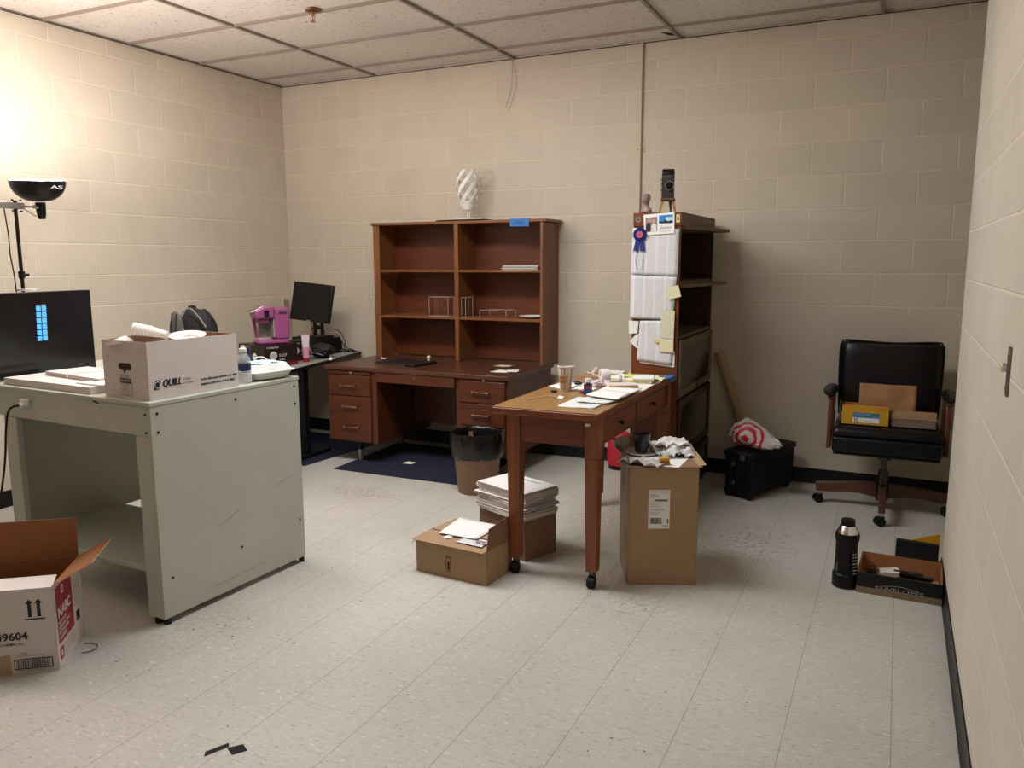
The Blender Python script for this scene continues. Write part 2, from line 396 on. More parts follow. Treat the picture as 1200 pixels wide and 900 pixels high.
# shared materials
M_black = plain('black_plastic', (.006, .006, .0065), .35, spec=.3)
M_blackmat = plain('matte_black', (.005, .005, .0055), .65, bump=.2, spec=.2)
M_rubber = plain('black_rubber', (.008, .008, .008), .6, spec=.25)
M_steel = plain('steel', (.55, .53, .5), .3, metal=1)
M_darkmetal = plain('dark_metal', (.10, .095, .09), .4, metal=1)
M_white = plain('white_plastic', '#e6e4de', .4)
M_paper = plain('white_paper', '#e9e8e4', .8, bump=.15, bscale=15)
M_ink = plain('black_ink', (.012, .012, .014), .6)
M_navyink = plain('navy_ink', hexc('#14263f'), .6)
M_white_ink = plain('white_ink', '#e2e0dc', .6)
M_card = plain('kraft_cardboard', '#a08264', .8, bump=.25, bscale=30, var=.05)
M_card2 = plain('dark_kraft_cardboard', '#84634a', .82, bump=.25, bscale=30, var=.06)
M_cardin = plain('cardboard_inside', '#99663f', .85, bump=.2, bscale=30, var=.05)
M_cardwhite = plain('white_cardboard', '#d5ccc8', .75, bump=.15, bscale=25, var=.03)
M_bench = plain('cream_painted_board', '#b9bbae', .42, bump=.15, bscale=12, var=.04, vscale=3)
M_deskwood = wood('walnut_desk_wood', '#451f0f', '#5f3018', 'x', .4)
M_deskwoodz = wood('walnut_desk_wood_upright', '#451f0f', '#5f3018', 'z', .4)
M_desktop = wood('worn_walnut_desktop', '#49291b', '#5c3828', 'x', .33, wear='#5f4a3e')
M_hutch = wood('hutch_wood', '#6e3f20', '#8a572d', 'x', .42)
M_hutchz = wood('hutch_wood_upright', '#6e3f20', '#8a572d', 'z', .42)
M_oak = wood('oak_table_wood', '#6a3417', '#8f4d23', 'z', .33)
M_oakx = wood('oak_apron_wood', '#653117', '#81441f', 'y', .33)
M_oaktop = wood('worn_oak_top', '#83603a', '#a07b4b', 'y', .3, wear='#6d4521')
M_bookcase = wood('bookcase_wood', '#5f3014', '#7a431f', 'z', .4)
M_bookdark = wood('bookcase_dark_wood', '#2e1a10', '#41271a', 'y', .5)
M_bookrail = wood('weathered_rail_wood', '#5d4a3c', '#7c6551', 'y', .6)

# ------------------------------------------------------------------ room
H = 2.915
wm_b = block_wall('painted_block_back', 0, 1, .022+.4064*20, 1.118)
wm_l = block_wall('painted_block_left', 1, -1, -.054+.2032+.4064*20, 1.118)
wm_r = block_wall('painted_block_right', 1, -1, .12+.4064*20, None, base='#cfc7b9')
Y0 = -7.6
struct(MB().box(-.2, 6.2, 0, .2, -.1, H+.25).build('wall_back', wm_b))
struct(MB().box(-.2, 0, Y0, 0, -.1, H+.25).build('wall_left', wm_l))
struct(MB().box(5.055, 6.0, Y0, -1.45, -.1, H+.25).build('wall_right', wm_r, bevel=.006))
struct(MB().box(6.0, 6.2, -1.45, 0, -.1, H+.25).build('wall_alcove', block_wall('painted_block_alcove', 1, -1, .1+.4064*20, None)))
struct(MB().box(-.2, 6.2, Y0-.2, Y0, -.1, H+.25).build('wall_front', plain('plain_front_wall', '#b9ad98', .7, bump=.2)))
struct(MB().box(-.2, 6.2, Y0-.2, .2, -.1, 0).build('floor', floor_mat()))
struct(MB().box(-.2, 6.2, Y0-.2, .2, H+.012, H+.1).build('ceiling', ceiling_mat()))
M_tbar = plain('beige_ceiling_grid', '#8f8377', .55)
g = MB()
for k in range(6):
    x = .945+1.2192*(k-1)+.002
    if 0.02 < x < 6: g.box(x-.010, x+.010, Y0, -.001, H-.004, H+.0119)
for k in range(13):
    y = -.285-.6096*k
    if y > Y0: g.box(.001, 5.999, y-.008, y+.008, H-.0035, H+.0118)
struct(g.build('trim_1', M_tbar))
a = MB(); a.box(.001, 6, -.014, -.001, H-.004, H-.001); a.box(.001, .014, Y0, -.001, H-.004, H-.001)
struct(a.build('shadow_gap_strip', plain('wall_shadow_gap', '#2a211b', .7)))  # thin dark strip paints the shadow gap where ceiling meets wall
M_cove = plain('black_cove_base', (.008, .008, .010), .4, spec=.3)
def cove(name, pts):
    mb = MB(); prof = [(0.0005, .0), (.012, .0), (.005, .012), (.0045, .098), (.0005, .1)]
    for (x0, y0, x1, y1, nx, ny) in pts:
        vs = [(x0+nx*d, y0+ny*d, z) for d, z in prof]+[(x1+nx*d, y1+ny*d, z) for d, z in prof]
        n = len(prof); mb.add(vs, [(i, i+1, n+i+1, n+i) for i in range(n-1)], False)
    return struct(mb.build(name, M_cove, solid=0))
cove('baseboard_back', [(0, 0, 6.0, 0, 0, -1)])
cove('baseboard_left', [(0, Y0, 0, 0, 1, 0)])
cove('baseboard_right', [(5.055, Y0, 5.055, -1.45, -1, 0), (5.055, -1.45, 6, -1.45, 0, 1)])
# broken corner of a ceiling tile
tag(MB().prism([(3.30, -.16), (3.375, -.10), (3.37, -.05), (3.33, -.075)], H+.008, H+.0118).build('broken_tile_hole', plain('dark_void', (.01, .008, .006), .9)), 'dark jagged hole where a ceiling tile corner broke off near the wall conduit', 'hole')

# conduit on the back wall
t = thing('wall_conduit', 'thin cream painted conduit running down the back wall beside the bookcase', 'conduit', (3.133, 0, 1.2))
M_cond = plain('cream_conduit_paint', '#c9bfa0', .45)
MB().cyl((0, -.014, -1.08), (0, -.014, H-1.2-.004), .009, n=14).build('pipe', M_cond, t)
for z in (1.02,):
    MB().box(-.028, .028, -.008, -.001, z-.012, z+.012).cyl((0, -.014, z-.01), (0, -.014, z+.01), .0125, n=14).build('strap', M_cond, t, bevel=.001)
    for x in (-.02, .02): MB().cyl((x, -.012, z), (x, -.008, z), .004, n=10).build('screw', M_darkmetal, t)
for i, (dx, l) in enumerate(((0, .33), (.02, .36))):
    o = MB().tube([(2.158+dx*.2, -.012, 2.905), (2.160+dx*1.6, -.014, 2.80), (2.15+dx*1.8, -.013, 2.70), (2.105+dx*1.2, -.014, 2.905-l)], .0012, n=5).build('hanging_wire', plain('brown_wire', '#6b4c38', .6))
    tag(o, ['thin brown wire hanging from the ceiling edge, the left and shorter one', 'thin brown wire hanging from the ceiling edge, the right and longer one'][i], 'wire')

t = thing('fire_sprinkler', 'brass fire sprinkler head with round escutcheon hanging from the ceiling', 'sprinkler', (1.60, -1.545, H))
M_brass = plain('aged_brass', (.35, .2, .09), .35, metal=1)
MB().lathe([(.001, -.012), (.02, -.012), (.042, -.004), (.044, .004), (.001, .004)], n=28).build('escutcheon', M_brass, t)
MB().cyl((0, 0, -.012), (0, 0, -.03), .011, .009, n=14).tube([(-.012, 0, -.028), (-.015, 0, -.045), (0, 0, -.06)], .0025).tube([(.012, 0, -.028), (.015, 0, -.045), (0, 0, -.06)], .0025).build('frame', M_brass, t)
MB().cyl((0, 0, -.03), (0, 0, -.056), .003, n=8).build('glass_bulb', plain('red_bulb', (.5, .03, .02), .1), t)
MB().cyl((0, 0, -.06), (0, 0, -.063), .015, n=18).build('deflector', M_brass, t)

# strike plate in the right wall
t = thing('strike_plate', 'small steel latch plate mounted on the right block wall', 'latch plate', (5.055, -3.20, 1.19))
MB().box(-.006, 0, -.016, .016, -.062, .062).build('plate', plain('worn_steel', (.22, .2, .18), .45, metal=1), t, bevel=.002)
MB().prism([(-.014, 0), (.006, 0), (.012, .01), (-.004, .022)], -.02, -.006, 'x').build('latch_tongue', M_steel, t, bevel=.002)
for z in (-.04, .04): MB().cyl((-.008, 0, z), (-.006, 0, z), .004, n=10).build('screw', M_steel, t)

# off-frame ceiling fixture in the grid (lights the middle of the room)
def troffer(x0, y0, label, power, col):
    t = thing('ceiling_light', label, 'ceiling light', (x0+.6096, y0-.3048, H))
    MB().box(-.597, .597, -.293, .293, -.0, .004).build('frame', M_white, t)
    MB().box(-.575, .575, -.27, .27, -.004, .0).build('diffuser', emit('lit_diffuser', (1, .95, .86), 1.5), t)
    l = bpy.data.lights.new('troffer_light', 'AREA'); l.shape = 'RECTANGLE'; l.size = 1.15; l.size_y = .54; l.energy = power; l.color = col
    lo = bpy.data.objects.new('troffer_light', l); C.objects.link(lo); lo.parent = t; lo.location = (0, 0, -.008)
    return t
P_TROF = 47
troffer(2.166, -2.114, 'recessed fluorescent ceiling light over the middle of the room', P_TROF, (.97, .985, 1.0))
troffer(.947, -2.114, 'recessed fluorescent ceiling light to the left, over the workbench', P_TROF*.75, (1, .975, .95))

# ------------------------------------------------------------------ cream workbench (left)
t = thing('workbench', 'cream painted workbench with a solid side panel, low shelf and cluttered top', 'workbench', (2.19, -3.357, 0), -2.6)
MB().box(-1.45, .002, -.004, .824, .905, .923).build('tabletop', M_bench, t, bevel=.003)
MB().box(-.016, 0, 0, .82, .026, .904).build('side_panel', M_bench, t, bevel=.002)
MB().box(-1.03, -1.012, .02, .82, .21, .904).build('inner_panel', M_bench, t, bevel=.002)
MB().box(-1.41, -.0165, .001, .022, .785, .904).build('apron', M_bench, t, bevel=.002)
MB().box(-1.41, -.0165, .80, .818, .785, .904).build('apron', M_bench, t, bevel=.002)
MB().box(-1.01, -.0165, .03, .56, .196, .22).build('shelf', M_bench, t, bevel=.003)
MB().box(-1.01, -.0165, .775, .80, .10, .20).build('back_rail', M_bench, t, bevel=.003)
for x0, x1, y0, y1 in ((-.098, -.0165, .0005, .0295), (-.985, -.905, .0005, .0295), (-.098, -.0165, .77, .7995), (-.985, -.905, .77, .7995), (-1.41, -1.36, .023, .07), (-1.41, -1.36, .75, .799)):
    lg = MB().box(x0, x1, y0, y1, .026, .9045 if y0 > .1 and x0 < -1.3 else .784 if x0 > -1.3 or y0 < .1 else .9)
    MB_ = lg.build('leg', M_bench, t, bevel=.003)
    f = MB().cyl(((x0+x1)/2, (y0+y1)/2, 0), ((x0+x1)/2, (y0+y1)/2, .026), .016, n=16).build('leveling_foot', M_black, MB_)
for y in (.02, .8): MB().cyl((-.012+.0, y+.002, 0), (-.012, y+.002, .026), .014, n=16).build('leveling_foot', M_black, t)
for y, z in ((.03, .875), (.03, .80), (.43, .872), (.79, .878), (.79, .795), (.05, .19), (.42, .20), (.79, .22)):
    MB().cyl((0, y, z), (.0025, y, z), .0055, n=10).build('screw', M_black, t)
for x, z in ((-.03, .873), (-.03, .80)): MB().cyl((x, -.0022, z), (x, .0005, z), .0055, n=10).build('screw', M_black, t)
# scratches worn into the panel
sc_m = plain('scratch_brown', '#6d6350', .7)
for y0, z0, y1, z1 in ((.30, .335, .42, .375), (.62, .425, .76, .455), (.25, .075, .55, .085)):
    k = MB(); k.bar((.0002, y0, z0), (.0002, y1, z1), .0009, .0008, up=(1, 0, 0)).build('scratch', sc_m, t)
k = MB(); k.bar((-.34, -.0045, .905), (-.31, -.0045, .896), .006, .001, up=(0, 1, 0)).build('chip_mark', M_blackmat, t)

# power strip with black cable hanging down the front
t = thing('power_outlet', 'white outlet plug on the front edge of the cream workbench', 'outlet', (1.385, -3.322, .855), -2.6)
MB().box(-.028, .028, -.018, 0.0, -.008, .022).build('body', M_white, t, bevel=.004)
MB().cyl((-.02, -.016, 0), (.02, -.03, -.006), .009, .007, n=12).build('plug', M_white, t)
tag(MB().tube([(1.37, -3.345, .85), (1.345, -3.375, .835), (1.325, -3.385, .76), (1.30, -3.39, .6), (1.25, -3.40, .42), (1.2, -3.42, .30), (1.15, -3.43, .1), (1.0, -3.42, .01), (.8, -3.3, .008)], .0045).build('extension_cord', M_black), 'black power cord hanging from the outlet down in front of the cream workbench', 'cord')

# large monitor on the bench, screen facing the room
t = thing('computer_monitor', 'large black monitor switched on with two columns of blue icons', 'monitor', (1.10, -3.10, .9235), 0)
MB().box(-.03, .012, -.36, .332, .008, .404).build('housing', M_black, t, bevel=.003)
MB().box(.0122, .0135, -.355, .327, .02, .400).build('screen', plain('dark_screen_glass', (.006, .006, .007), .18), t)
M_icon = emit('blue_icon_glow', hexc('#4d9fe0'), .75)
for r_ in range(6):
    z = .3365-r_*.0285
    for c_ in range(2): MB().box(.0136, .0142, .040+c_*.0275+r_*-.0012, .0625+c_*.0275+r_*-.0012, z-.0225, z).build('icon', M_icon, t)
MB().box(.0136, .0142, .042, .090, .3395, .3415).build('icon_bar', emit('grey_icon_bar', (.5, .5, .5), .5), t)
MB().box(-.045, -.03, -.06, .06, .05, .3).build('neck', M_black, t, bevel=.003)
MB().prism([(-.17, -.12), (.0, -.12), (.0, .12), (-.17, .12)], 0, .008).build('stand', M_black, t, bevel=.003)

# clamp lamp stand with two bowl reflectors behind the monitor
t = thing('copy_stand_lamp', 'metal lamp stand with black bowl reflector tilted up towards the ceiling', 'lamp', (.952, -3.008, .9235), 0)
MB().box(-.06, .045, -.09, .09, 0, .012).build('base', M_darkmetal, t, bevel=.003)
MB().cyl((0, 0, .012), (0, 0, .835), .0085, n=16).build('pole', plain('dark_pole', (.05, .045, .04), .35, metal=1), t)
MB().cyl((.0, .015, .405), (.0, .015, .414), .045, n=30).build('tray', M_white, t, bevel=.003)
k = MB().cyl((0, 0, .465), (0, 0, .50), .015, n=16); k.cyl((0, .0, .482), (0, .035, .482), .007, n=10).build('collar', M_black, t, bevel=.001)
MB().box(-.012, .012, -.36, .04, .795, .825).build('arm', M_steel, t, bevel=.003)
for y in (-.02, .02):
    for z in (.785, .836): MB().cyl((.013, y, z-.004), (.013, y, z+.004), .006, n=8).build('bolt', M_darkmetal, t)
def bowl(t, cx, cy, cz, tx, ty):
    rot = Matrix.Rotation(R(tx), 3, 'X') @ Matrix.Rotation(R(ty), 3, 'Y')
    prof = []
    for i in range(15):
        a = i/14; th = a*PI*.5; prof.append((.022+.102*math.sin(th), -.100+.100*(1-math.cos(th))))
    out = [(.001, -.100)]+prof+[(.127, .0008), (.127, .003), (.121, .003)]
    sh = MB().lathe(out, (cx, cy, cz), 48, rot).build('reflector', M_black, t)
    inn = [(.121, .003)]+[(r-.003, z+.003) for r, z in reversed(prof)]+[(.001, -.096)]
    MB().lathe(inn, (cx, cy, cz), 48, rot).build('reflector_lining', plain('white_reflector_lining', (.85, .83, .8), .35), sh)
    ax = rot @ Vector((0, 0, 1)); c = Vector((cx, cy, cz))
    MB().cyl(tuple(c-ax*.165), tuple(c-ax*.104), .021, .024, n=20).cyl(tuple(c-ax*.185), tuple(c-ax*.165), .016, .02, n=20).build('socket', M_black, sh)
    b = c-ax*.045
    MB().ell(tuple(b), (.028, .028, .032), 20, 12).build('bulb', emit('lamp_bulb_glow', (1, .82, .62), 30), sh)
    return c, ax, b
P_BOWL = 88
for cy, tx, nm in ((.123, 5, 1), (-.46, 4, 2)):
    c, ax, b = bowl(t, .0, cy, .938, tx, 4)
    l = bpy.data.lights.new('bulb_light', 'POINT'); l.energy = P_BOWL; l.color = (1, .88, .83); l.shadow_soft_size = .035
    lo = bpy.data.objects.new('bulb_light', l); C.objects.link(lo); lo.parent = t; lo.location = b+ax*.037
MB().cyl((0, .03, .81), (0, .095, .81), .004, n=8).bar((0, .03, .805), (0, .10, .765), .006, .004).cyl((0, .09, .81), (0, .112, .81), .009, n=10).build('bracket', M_steel, t, bevel=.0005)
lettering('AS', M_white_ink, t, (.1295, .100, .893), (.35, .93, 0), (.1, 0, 1), width=.05, height=.016, name='mark', fat=1)
MB().cyl((0, -.30, .81), (0, -.46, .80), .008, n=10).build('bracket', M_steel, t)
MB().tube([(-.007, -.052, .81), (.001, -.047, .676), (-.007, -.042, .576), (.003, -.037, .426), (-.002, -.042, .126), (-.022, -.092, .0085), (-.1, -.19, .0065)], .003).build('lamp_cord', M_black, t)

# paper stacks by the monitor
def reams(name, label, x, y, z, w, d, hh, rz, mats, n):
    t = MB()
    for i in range(n):
        j = random.uniform(-.004, .004); k = random.uniform(-.004, .004)
        t.mi = i % 2
        t.box(-w/2+j, w/2+j, -d/2+k, d/2+k, i*hh/n, (i+1)*hh/n-.0006)
    o = t.build(name, mats, None, bevel=.0006, seg=1); o.location = (x, y, z); o.rotation_euler = (0, 0, R(rz))
    return tag(o, label, 'papers')
M_paper2 = plain('pinkish_paper', '#cdbdb6', .8)
reams('paper_ream', 'white closed folder box of paper on the workbench in front of the monitor', 1.50, -3.165, .9235, .62, .27, .030, -3, [M_cardwhite, M_cardwhite], 1)
t = reams('paper_bundle', 'tied bundle of pinkish papers lying on the white folder beside the monitor', 1.52, -3.09, .9543, .44, .20, .018, -8, [M_paper2, M_cardwhite], 4)
MB().tube([(-.02, -.102, 0), (-.03, -.104, .012), (-.03, -.09, .0195), (0, 0, .0205), (.03, .09, .0195), (.03, .104, .012), (.02, .102, 0)], .002, n=6).build('string', M_white, t)
reams('paper_ream_thin', 'thin white paper pad under the folder next to the printed carton', 1.745, -3.215, .9544, .17, .12, .006, -3, [M_paper, M_paper], 1)

# ------------------------------------------------------------------ open cartons
def open_box(t, w, d, h, th, m_out, m_in, name='carton_body', bev=.0015):
    """walls and bottom: x 0..w, y 0..d"""
    mb = MB(); e = th*.45
    for (x0, x1, y0, y1, ax, side) in ((0, w, 0, th, 'y', 0), (0, w, d-th, d, 'y', 1), (0, th, th, d-th, 'x', 0), (w-th, w, th, d-th, 'x', 1)):
        if ax == 'y':
            mb.mi = 0; (mb.box(x0, x1, y0, y0+e, 0, h) if side == 0 else mb.box(x0, x1, y1-e, y1, 0, h))
            mb.mi = 1; (mb.box(x0+.0005, x1-.0005, y0+e, y1, 0.001, h-.0004) if side == 0 else mb.box(x0+.0005, x1-.0005, y0, y1-e, 0.001, h-.0004))
        else:
            mb.mi = 0; (mb.box(x0, x0+e, y0-th, y1+th, 0, h-.0002) if side == 0 else mb.box(x1-e, x1, y0-th, y1+th, 0, h-.0002))
            mb.mi = 1; (mb.box(x0+e, x1, y0, y1, 0.001, h-.0006) if side == 0 else mb.box(x0, x1-e, y0, y1, 0.001, h-.0006))
    mb.mi = 1; mb.box(th, w-th, th, d-th, .0005, th)
    return mb.build(name, [m_out, m_in], t)
def flap(t, hinge0, hinge1, length, ang, out, m_out, m_in, th=.003, cut=.0, name='flap'):
    """flap hinged on hinge0-hinge1; ang from vertical outward (deg); out = outward horizontal unit"""
    a, b = Vector(hinge0), Vector(hinge1); o = Vector(out); d = (Vector((0, 0, 1))*math.cos(R(ang))+o*math.sin(R(ang)))
    nrm = (o*math.cos(R(ang))-Vector((0, 0, 1))*math.sin(R(ang)))   # outer side
    e = (b-a).normalized()*cut
    c0, c1 = a+d*length+e, b+d*length-e
    mb = MB()
    def slab(p, q, off0, off1):
        P = [a+nrm*off0, b+nrm*off0, c1+nrm*off0, c0+nrm*off0, a+nrm*off1, b+nrm*off1, c1+nrm*off1, c0+nrm*off1]
        mb.hexa([tuple(x) for x in P])
    mb.mi = 0; slab(0, 0, -th*.45, 0); mb.mi = 1; slab(0, 0, -th, -th*.45)
    return mb.build(name, [m_out, m_in], t)

# white printed carton on the bench
t = thing('file_carton', 'white cardboard carton of disposable plates and cups standing on the cream workbench', 'box', (2.158, -3.328, .9235), -3.5)
# box local: x from -.275..0 -> shift
M_quill = M_cardwhite
w, d, h = .275, .452, .232
b_ = open_box(t, w, d, h, .004, M_cardwhite, M_cardin)
b_.location = (-w, 0, 0)
k = MB(); k.prism([(-.175, .122), (-.165, .115), (-.147, .114), (-.145, .104), (-.135, .104), (-.133, .114), (-.105, .115), (-.098, .122), (-.098, .135), (-.106, .143), (-.165, .143), (-.175, .136)], -.0012, -.0002, 'y').build('hand_hole', plain('hole_shadow_brown', '#3a2a22', .9), t)
k = MB().box(-.172, -.102, -.0008, -.0003, .012, .096); k.build('label_outline', M_navyink, t)
MB().box(-.1705, -.1035, -.0014, -.0009, .0135, .0945).build('label', M_cardwhite, t)
MB().box(-.171, -.103, -.002, -.0015, .062, .082).build('label_band', M_navyink, t)
lettering('QUALITY', M_white_ink, t, (-.168, -.0021, .066), (1, 0, 0), (0, 0, 1), width=.061, height=.012, bold=.02)
lettering('DOCUMENT', M_navyink, t, (-.165, -.0016, .085), (1, 0, 0), (0, 0, 1), width=.056, height=.007)
for i, s in enumerate(('We back all', 'products', 'with our', '100% satis-', 'faction or', 'we take')):
    lettering(s, M_navyink, t, (-.137-.0045*len(s)/2-.002, -.0016, .054-i*.0075), (1, 0, 0), (0, 0, 1), width=.0045*len(s), height=.0052)
lettering('QUILL', M_navyink, t, (.0004, .066, .042), (0, 1, 0), (0, 0, 1), width=.086, height=.034, shear=.25, fat=2)
k = MB(); k.prism([(.022, .040), (.048, .040), (.058, .077), (.032, .077)], .0003, .0008, 'x').build('logo_square', M_navyink, t)
k = MB().tube([(.0012, .04+.011*math.cos(a), .0585+.013*math.sin(a)) for a in [i*PI/8 for i in range(17)]], .0012, n=6, res=1).build('logo_ring', M_white_ink, t)
lettering('So Fast.', M_navyink, t, (.0004, .158, .062), (0, 1, 0), (0, 0, 1), width=.042, height=.011, shear=.3)
lettering('So Simple.', M_navyink, t, (.0004, .160, .045), (0, 1, 0), (0, 0, 1), width=.055, height=.011, shear=.3)
lettering('Low discount prices on the', M_navyink, t, (.0004, .250, .046), (0, 1, 0), (0, 0, 1), width=.19, height=.0135, fat=1)
lettering('papers you use every day!', M_navyink, t, (.0004, .250, .026), (0, 1, 0), (0, 0, 1), width=.178, height=.0135, fat=1)
# contents: paper plates and cups in a heap
M_cup = printed('striped_cup_paper', '#dcd7d0', '#3a3a40', 'xz', .01, .3)
Tb = Matrix.Translation((2.158, -3.328, .9235)) @ Matrix.Rotation(R(-3.5), 4, 'Z')
def inbox(x, y, z): return tuple(Tb @ Vector((x, y, z)))
def paper_cup(label, loc, rot, r=.037, hh=.095, n=5, group=None, mat=None):
    t = thing('paper_cup_stack', label, 'cups', loc, 0, group); t.rotation_euler = rot
    for i in range(n):
        z = i*.0125
        MB().lathe([(.001, z), (r*.72, z), (r, z+hh), (r+.0025, z+hh+.001), (r+.0025, z+hh+.004), (r-.001, z+hh+.003), (r*.70, z+.004), (.001, z+.004)], n=28).build('cup', mat or M_white, t)
    return t
paper_cup('nested stack of white paper cups lying on top of the carton heap', inbox(-.085, .165, .238), (R(78), 0, R(-62)), r=.029, hh=.07, n=6)
M_stripe = printed('patterned_napkin', '#d8d2cb', '#26262b', 'xy', .016, .42)
for i, (x, y, z, rr, rx, ry, rz, lb) in enumerate(((-.19, .07, .215, .085, 10, -8, 20, 'patterned paper plate tilted in the near corner of the white carton'), (-.11, .08, .222, .07, -6, 9, 70, 'pinkish white paper bowl beside the patterned plate in the white carton'), (-.09, .27, .217, .075, 8, 6, 0, 'white paper bowl with dark print behind the cup stack in the carton'))):
    mb = MB().lathe([(.001, 0), (rr*.62, 0), (rr*.72, .012), (rr, .022), (rr, .024), (rr*.70, .0145), (rr*.6, .003), (.001, .003)], n=32)
    o = mb.build('paper_plate', [M_stripe if i != 1 else M_paper2]); o.location = inbox(x, y, z-.004); o.rotation_euler = (R(rx), R(ry), R(rz)); tag(o, lb, 'plate')
o = crumple(MB(), (0, 0, 0), (.098, .175, .075), 5, .12, 2.5).build('plastic_liner', plain('crumpled_white_liner', '#cfc9c2', .5, bump=.3)); o.location = inbox(-.137, .225, .105); o.rotation_euler = (0, 0, R(-3.5)); tag(o, 'crumpled white plastic wrapping filling the inside of the printed carton', 'wrapping')

# steel thermos cap behind the carton, water bottle, foam container
t = thing('vacuum_flask', 'cream and steel vacuum flask standing behind the white printed carton', 'flask', (2.035, -2.822, .9235))
MB().lathe([(.001, 0), (.034, 0), (.036, .004), (.036, .175), (.030, .19), (.001, .19)], n=28).build('body', plain('cream_flask', '#cdbfa0', .35), t)
MB().lathe([(.024, .19), (.026, .193), (.026, .205), (.022, .216), (.001, .218)], n=24).build('cap', plain('dark_chrome', (.2, .13, .1), .2, metal=1), t)
t = thing('water_bottle', 'clear plastic water bottle with navy label band on the workbench corner', 'bottle', (2.155, -2.812, .9235))
MB().lathe([(.001, .002), (.026, 0), (.031, .006), (.031, .045), (.029, .05), (.031, .055), (.031, .10), (.029, .115), (.014, .138), (.0125, .142), (.0125, .15)], n=28).build('body', sheer('clear_pet', (.82, .86, .88), .32), t)
MB().lathe([(.0316, .058), (.0318, .058), (.0318, .092), (.0316, .092)], n=28).build('label', plain('navy_label', '#20305a', .4), t)
MB().lathe([(.0318, .008), (.032, .008), (.032, .05), (.0318, .05)], n=28).build('lower_label', printed('bottle_print', '#d7d9da', '#44444c', 'xz', .006, .5), t)
MB().lathe([(.0165, .143), (.0165, .156), (.010, .160), (.008, .170), (.001, .171)], n=20).build('cap', M_white, t)
t = thing('foam_food_container', 'white foam takeaway container wrapped in a thin bag on the workbench corner', 'container', (2.125, -2.652, .9235), -12)
def ribbed(z0, z1, a0, a1, nn=60, rib=.0022):
    mb = MB(); vs = []
    rows = 6
    for j in range(rows+1):
        k = j/rows; s = a0+(a1-a0)*k; z = z0+(z1-z0)*k
        for i in range(nn*2):
            th = 2*PI*i/(nn*2); c, sn = math.cos(th), math.sin(th); p = 5
            rr = (abs(c)**p+abs(sn)**p)**(-1/p)
            q = s*rr+(rib if i % 2 else 0)
            vs.append((q*c*.78, q*sn, z))
    m_ = nn*2
    fs = [(j*m_+i, j*m_+(i+1) % m_, (j+1)*m_+(i+1) % m_, (j+1)*m_+i) for j in range(rows) for i in range(m_)]
    fs.append(tuple(range(m_))[::-1]); fs.append(tuple(rows*m_+i for i in range(m_)))
    mb.add(vs, fs, True); return mb
M_foam = plain('white_foam', '#dfe0dd', .6, bump=.2, bscale=80)
ribbed(.006, .036, .092, .112).build('tray', M_foam, t)
ribbed(.0365, .0405, .124, .124, rib=0).build('rim', M_foam, t)
ribbed(.041, .072, .110, .088).build('lid', M_foam, t)
mb = MB().tube([(-.03, -.02, .073), (-.035, -.03, .09), (-.015, -.02, .10), (.0, .0, .098), (.012, .012, .085), (.02, .02, .0735)], .0025, n=6)
mb.build('bag_knot', M_white, t)
sheetbag = crumple(MB(), (0, -.01, .0762), (.06, .08, .008), 3, .25, 3, 30, 12).build('bag_film', plain('pale_blue_film', '#bcd6e2', .3), t)

# ------------------------------------------------------------------ printed shipping box on the floor, left
t = thing('shipping_carton', 'open white shipping carton with red label on the floor by the workbench', 'box', (2.128, -3.774, 0), 0)
u = Vector((-.788, -.615, 0)); v = Vector((-.615, .788, 0))
t.rotation_euler = (0, 0, math.atan2(-u.y, -u.x))     # local +x points to the near right corner, box spans x -.42..0
w, d, h = .44, .31, .318
b_ = open_box(t, w, d, h, .0045, M_cardwhite, M_cardin); b_.location = (-w, 0, 0)
flap(t, (-w, d, h), (0, d, h), .155, 4, (0, 1, 0), M_cardwhite, M_cardin)
flap(t, (0, 0.002, h), (0, d-.002, h), .15, 62, (1, 0, 0), M_cardwhite, M_cardin, cut=.012)
flap(t, (-w, .001, h), (0, .001, h), .15, -94, (0, -1, 0), M_cardwhite, M_cardin, cut=.03)
flap(t, (-w, 0.002, h), (-w, d-.002, h), .15, 30, (-1, 0, 0), M_cardwhite, M_cardin, cut=.012)
# front print (y = 0 face, outward -y)
fy = -.0004
for x in (-.079, -.049):
    MB().prism([(x-.006, .212), (x+.006, .212), (x+.0055, .262), (x+.013, .262), (x, .278), (x-.013, .262), (x-.0055, .262)], fy-.0006, fy, 'y').build('arrow_print', M_ink, t)
MB().box(-.098, -.030, fy-.0006, fy, .201, .206).build('arrow_bar', M_ink, t)
lettering('49604', M_ink, t, (-.198, fy, .128), (1, 0, 0), (0, 0, 1), width=.106, height=.030, bold=.03)
lettering('SPARTAN CHEMICAL', M_ink, t, (-.262, fy, .109), (1, 0, 0), (0, 0, 1), width=.155, height=.0095, bold=.01)
lettering('NABC', M_ink, t, (-.118, fy, .074), (1, 0, 0), (0, 0, 1), width=.022, height=.006)
lettering('4 GALLON (3.78 L) BOTTLES', M_ink, t, (-.145, fy, .063), (1, 0, 0), (0, 0, 1), width=.10, height=.006)
MB().box(-.146, -.018, fy-.0005, fy, .016, .056).build('barcode_frame', M_ink, t)
MB().box(-.142, -.022, fy-.0010, fy-.0006, .020, .052).build('barcode_field', M_cardwhite, t)
bc = MB(); x = -.138; rr = random.Random(3)
while x < -.027:
    ww = rr.choice((.001, .001, .002, .003)); bc.box(x, x+ww, fy-.0014, fy-.0011, .021, .051); x += ww+rr.choice((.001, .0015, .002))
bc.build('barcode', M_ink, t)
lettering('1 00 25856 49604 9', M_ink, t, (-.135, fy, .008), (1, 0, 0), (0, 0, 1), width=.09, height=.005)
MB().box(-.22, -.155, fy-.0009, fy, .002, .075).build('packing_tape', plain('tan_tape', '#b59a78', .3), t)
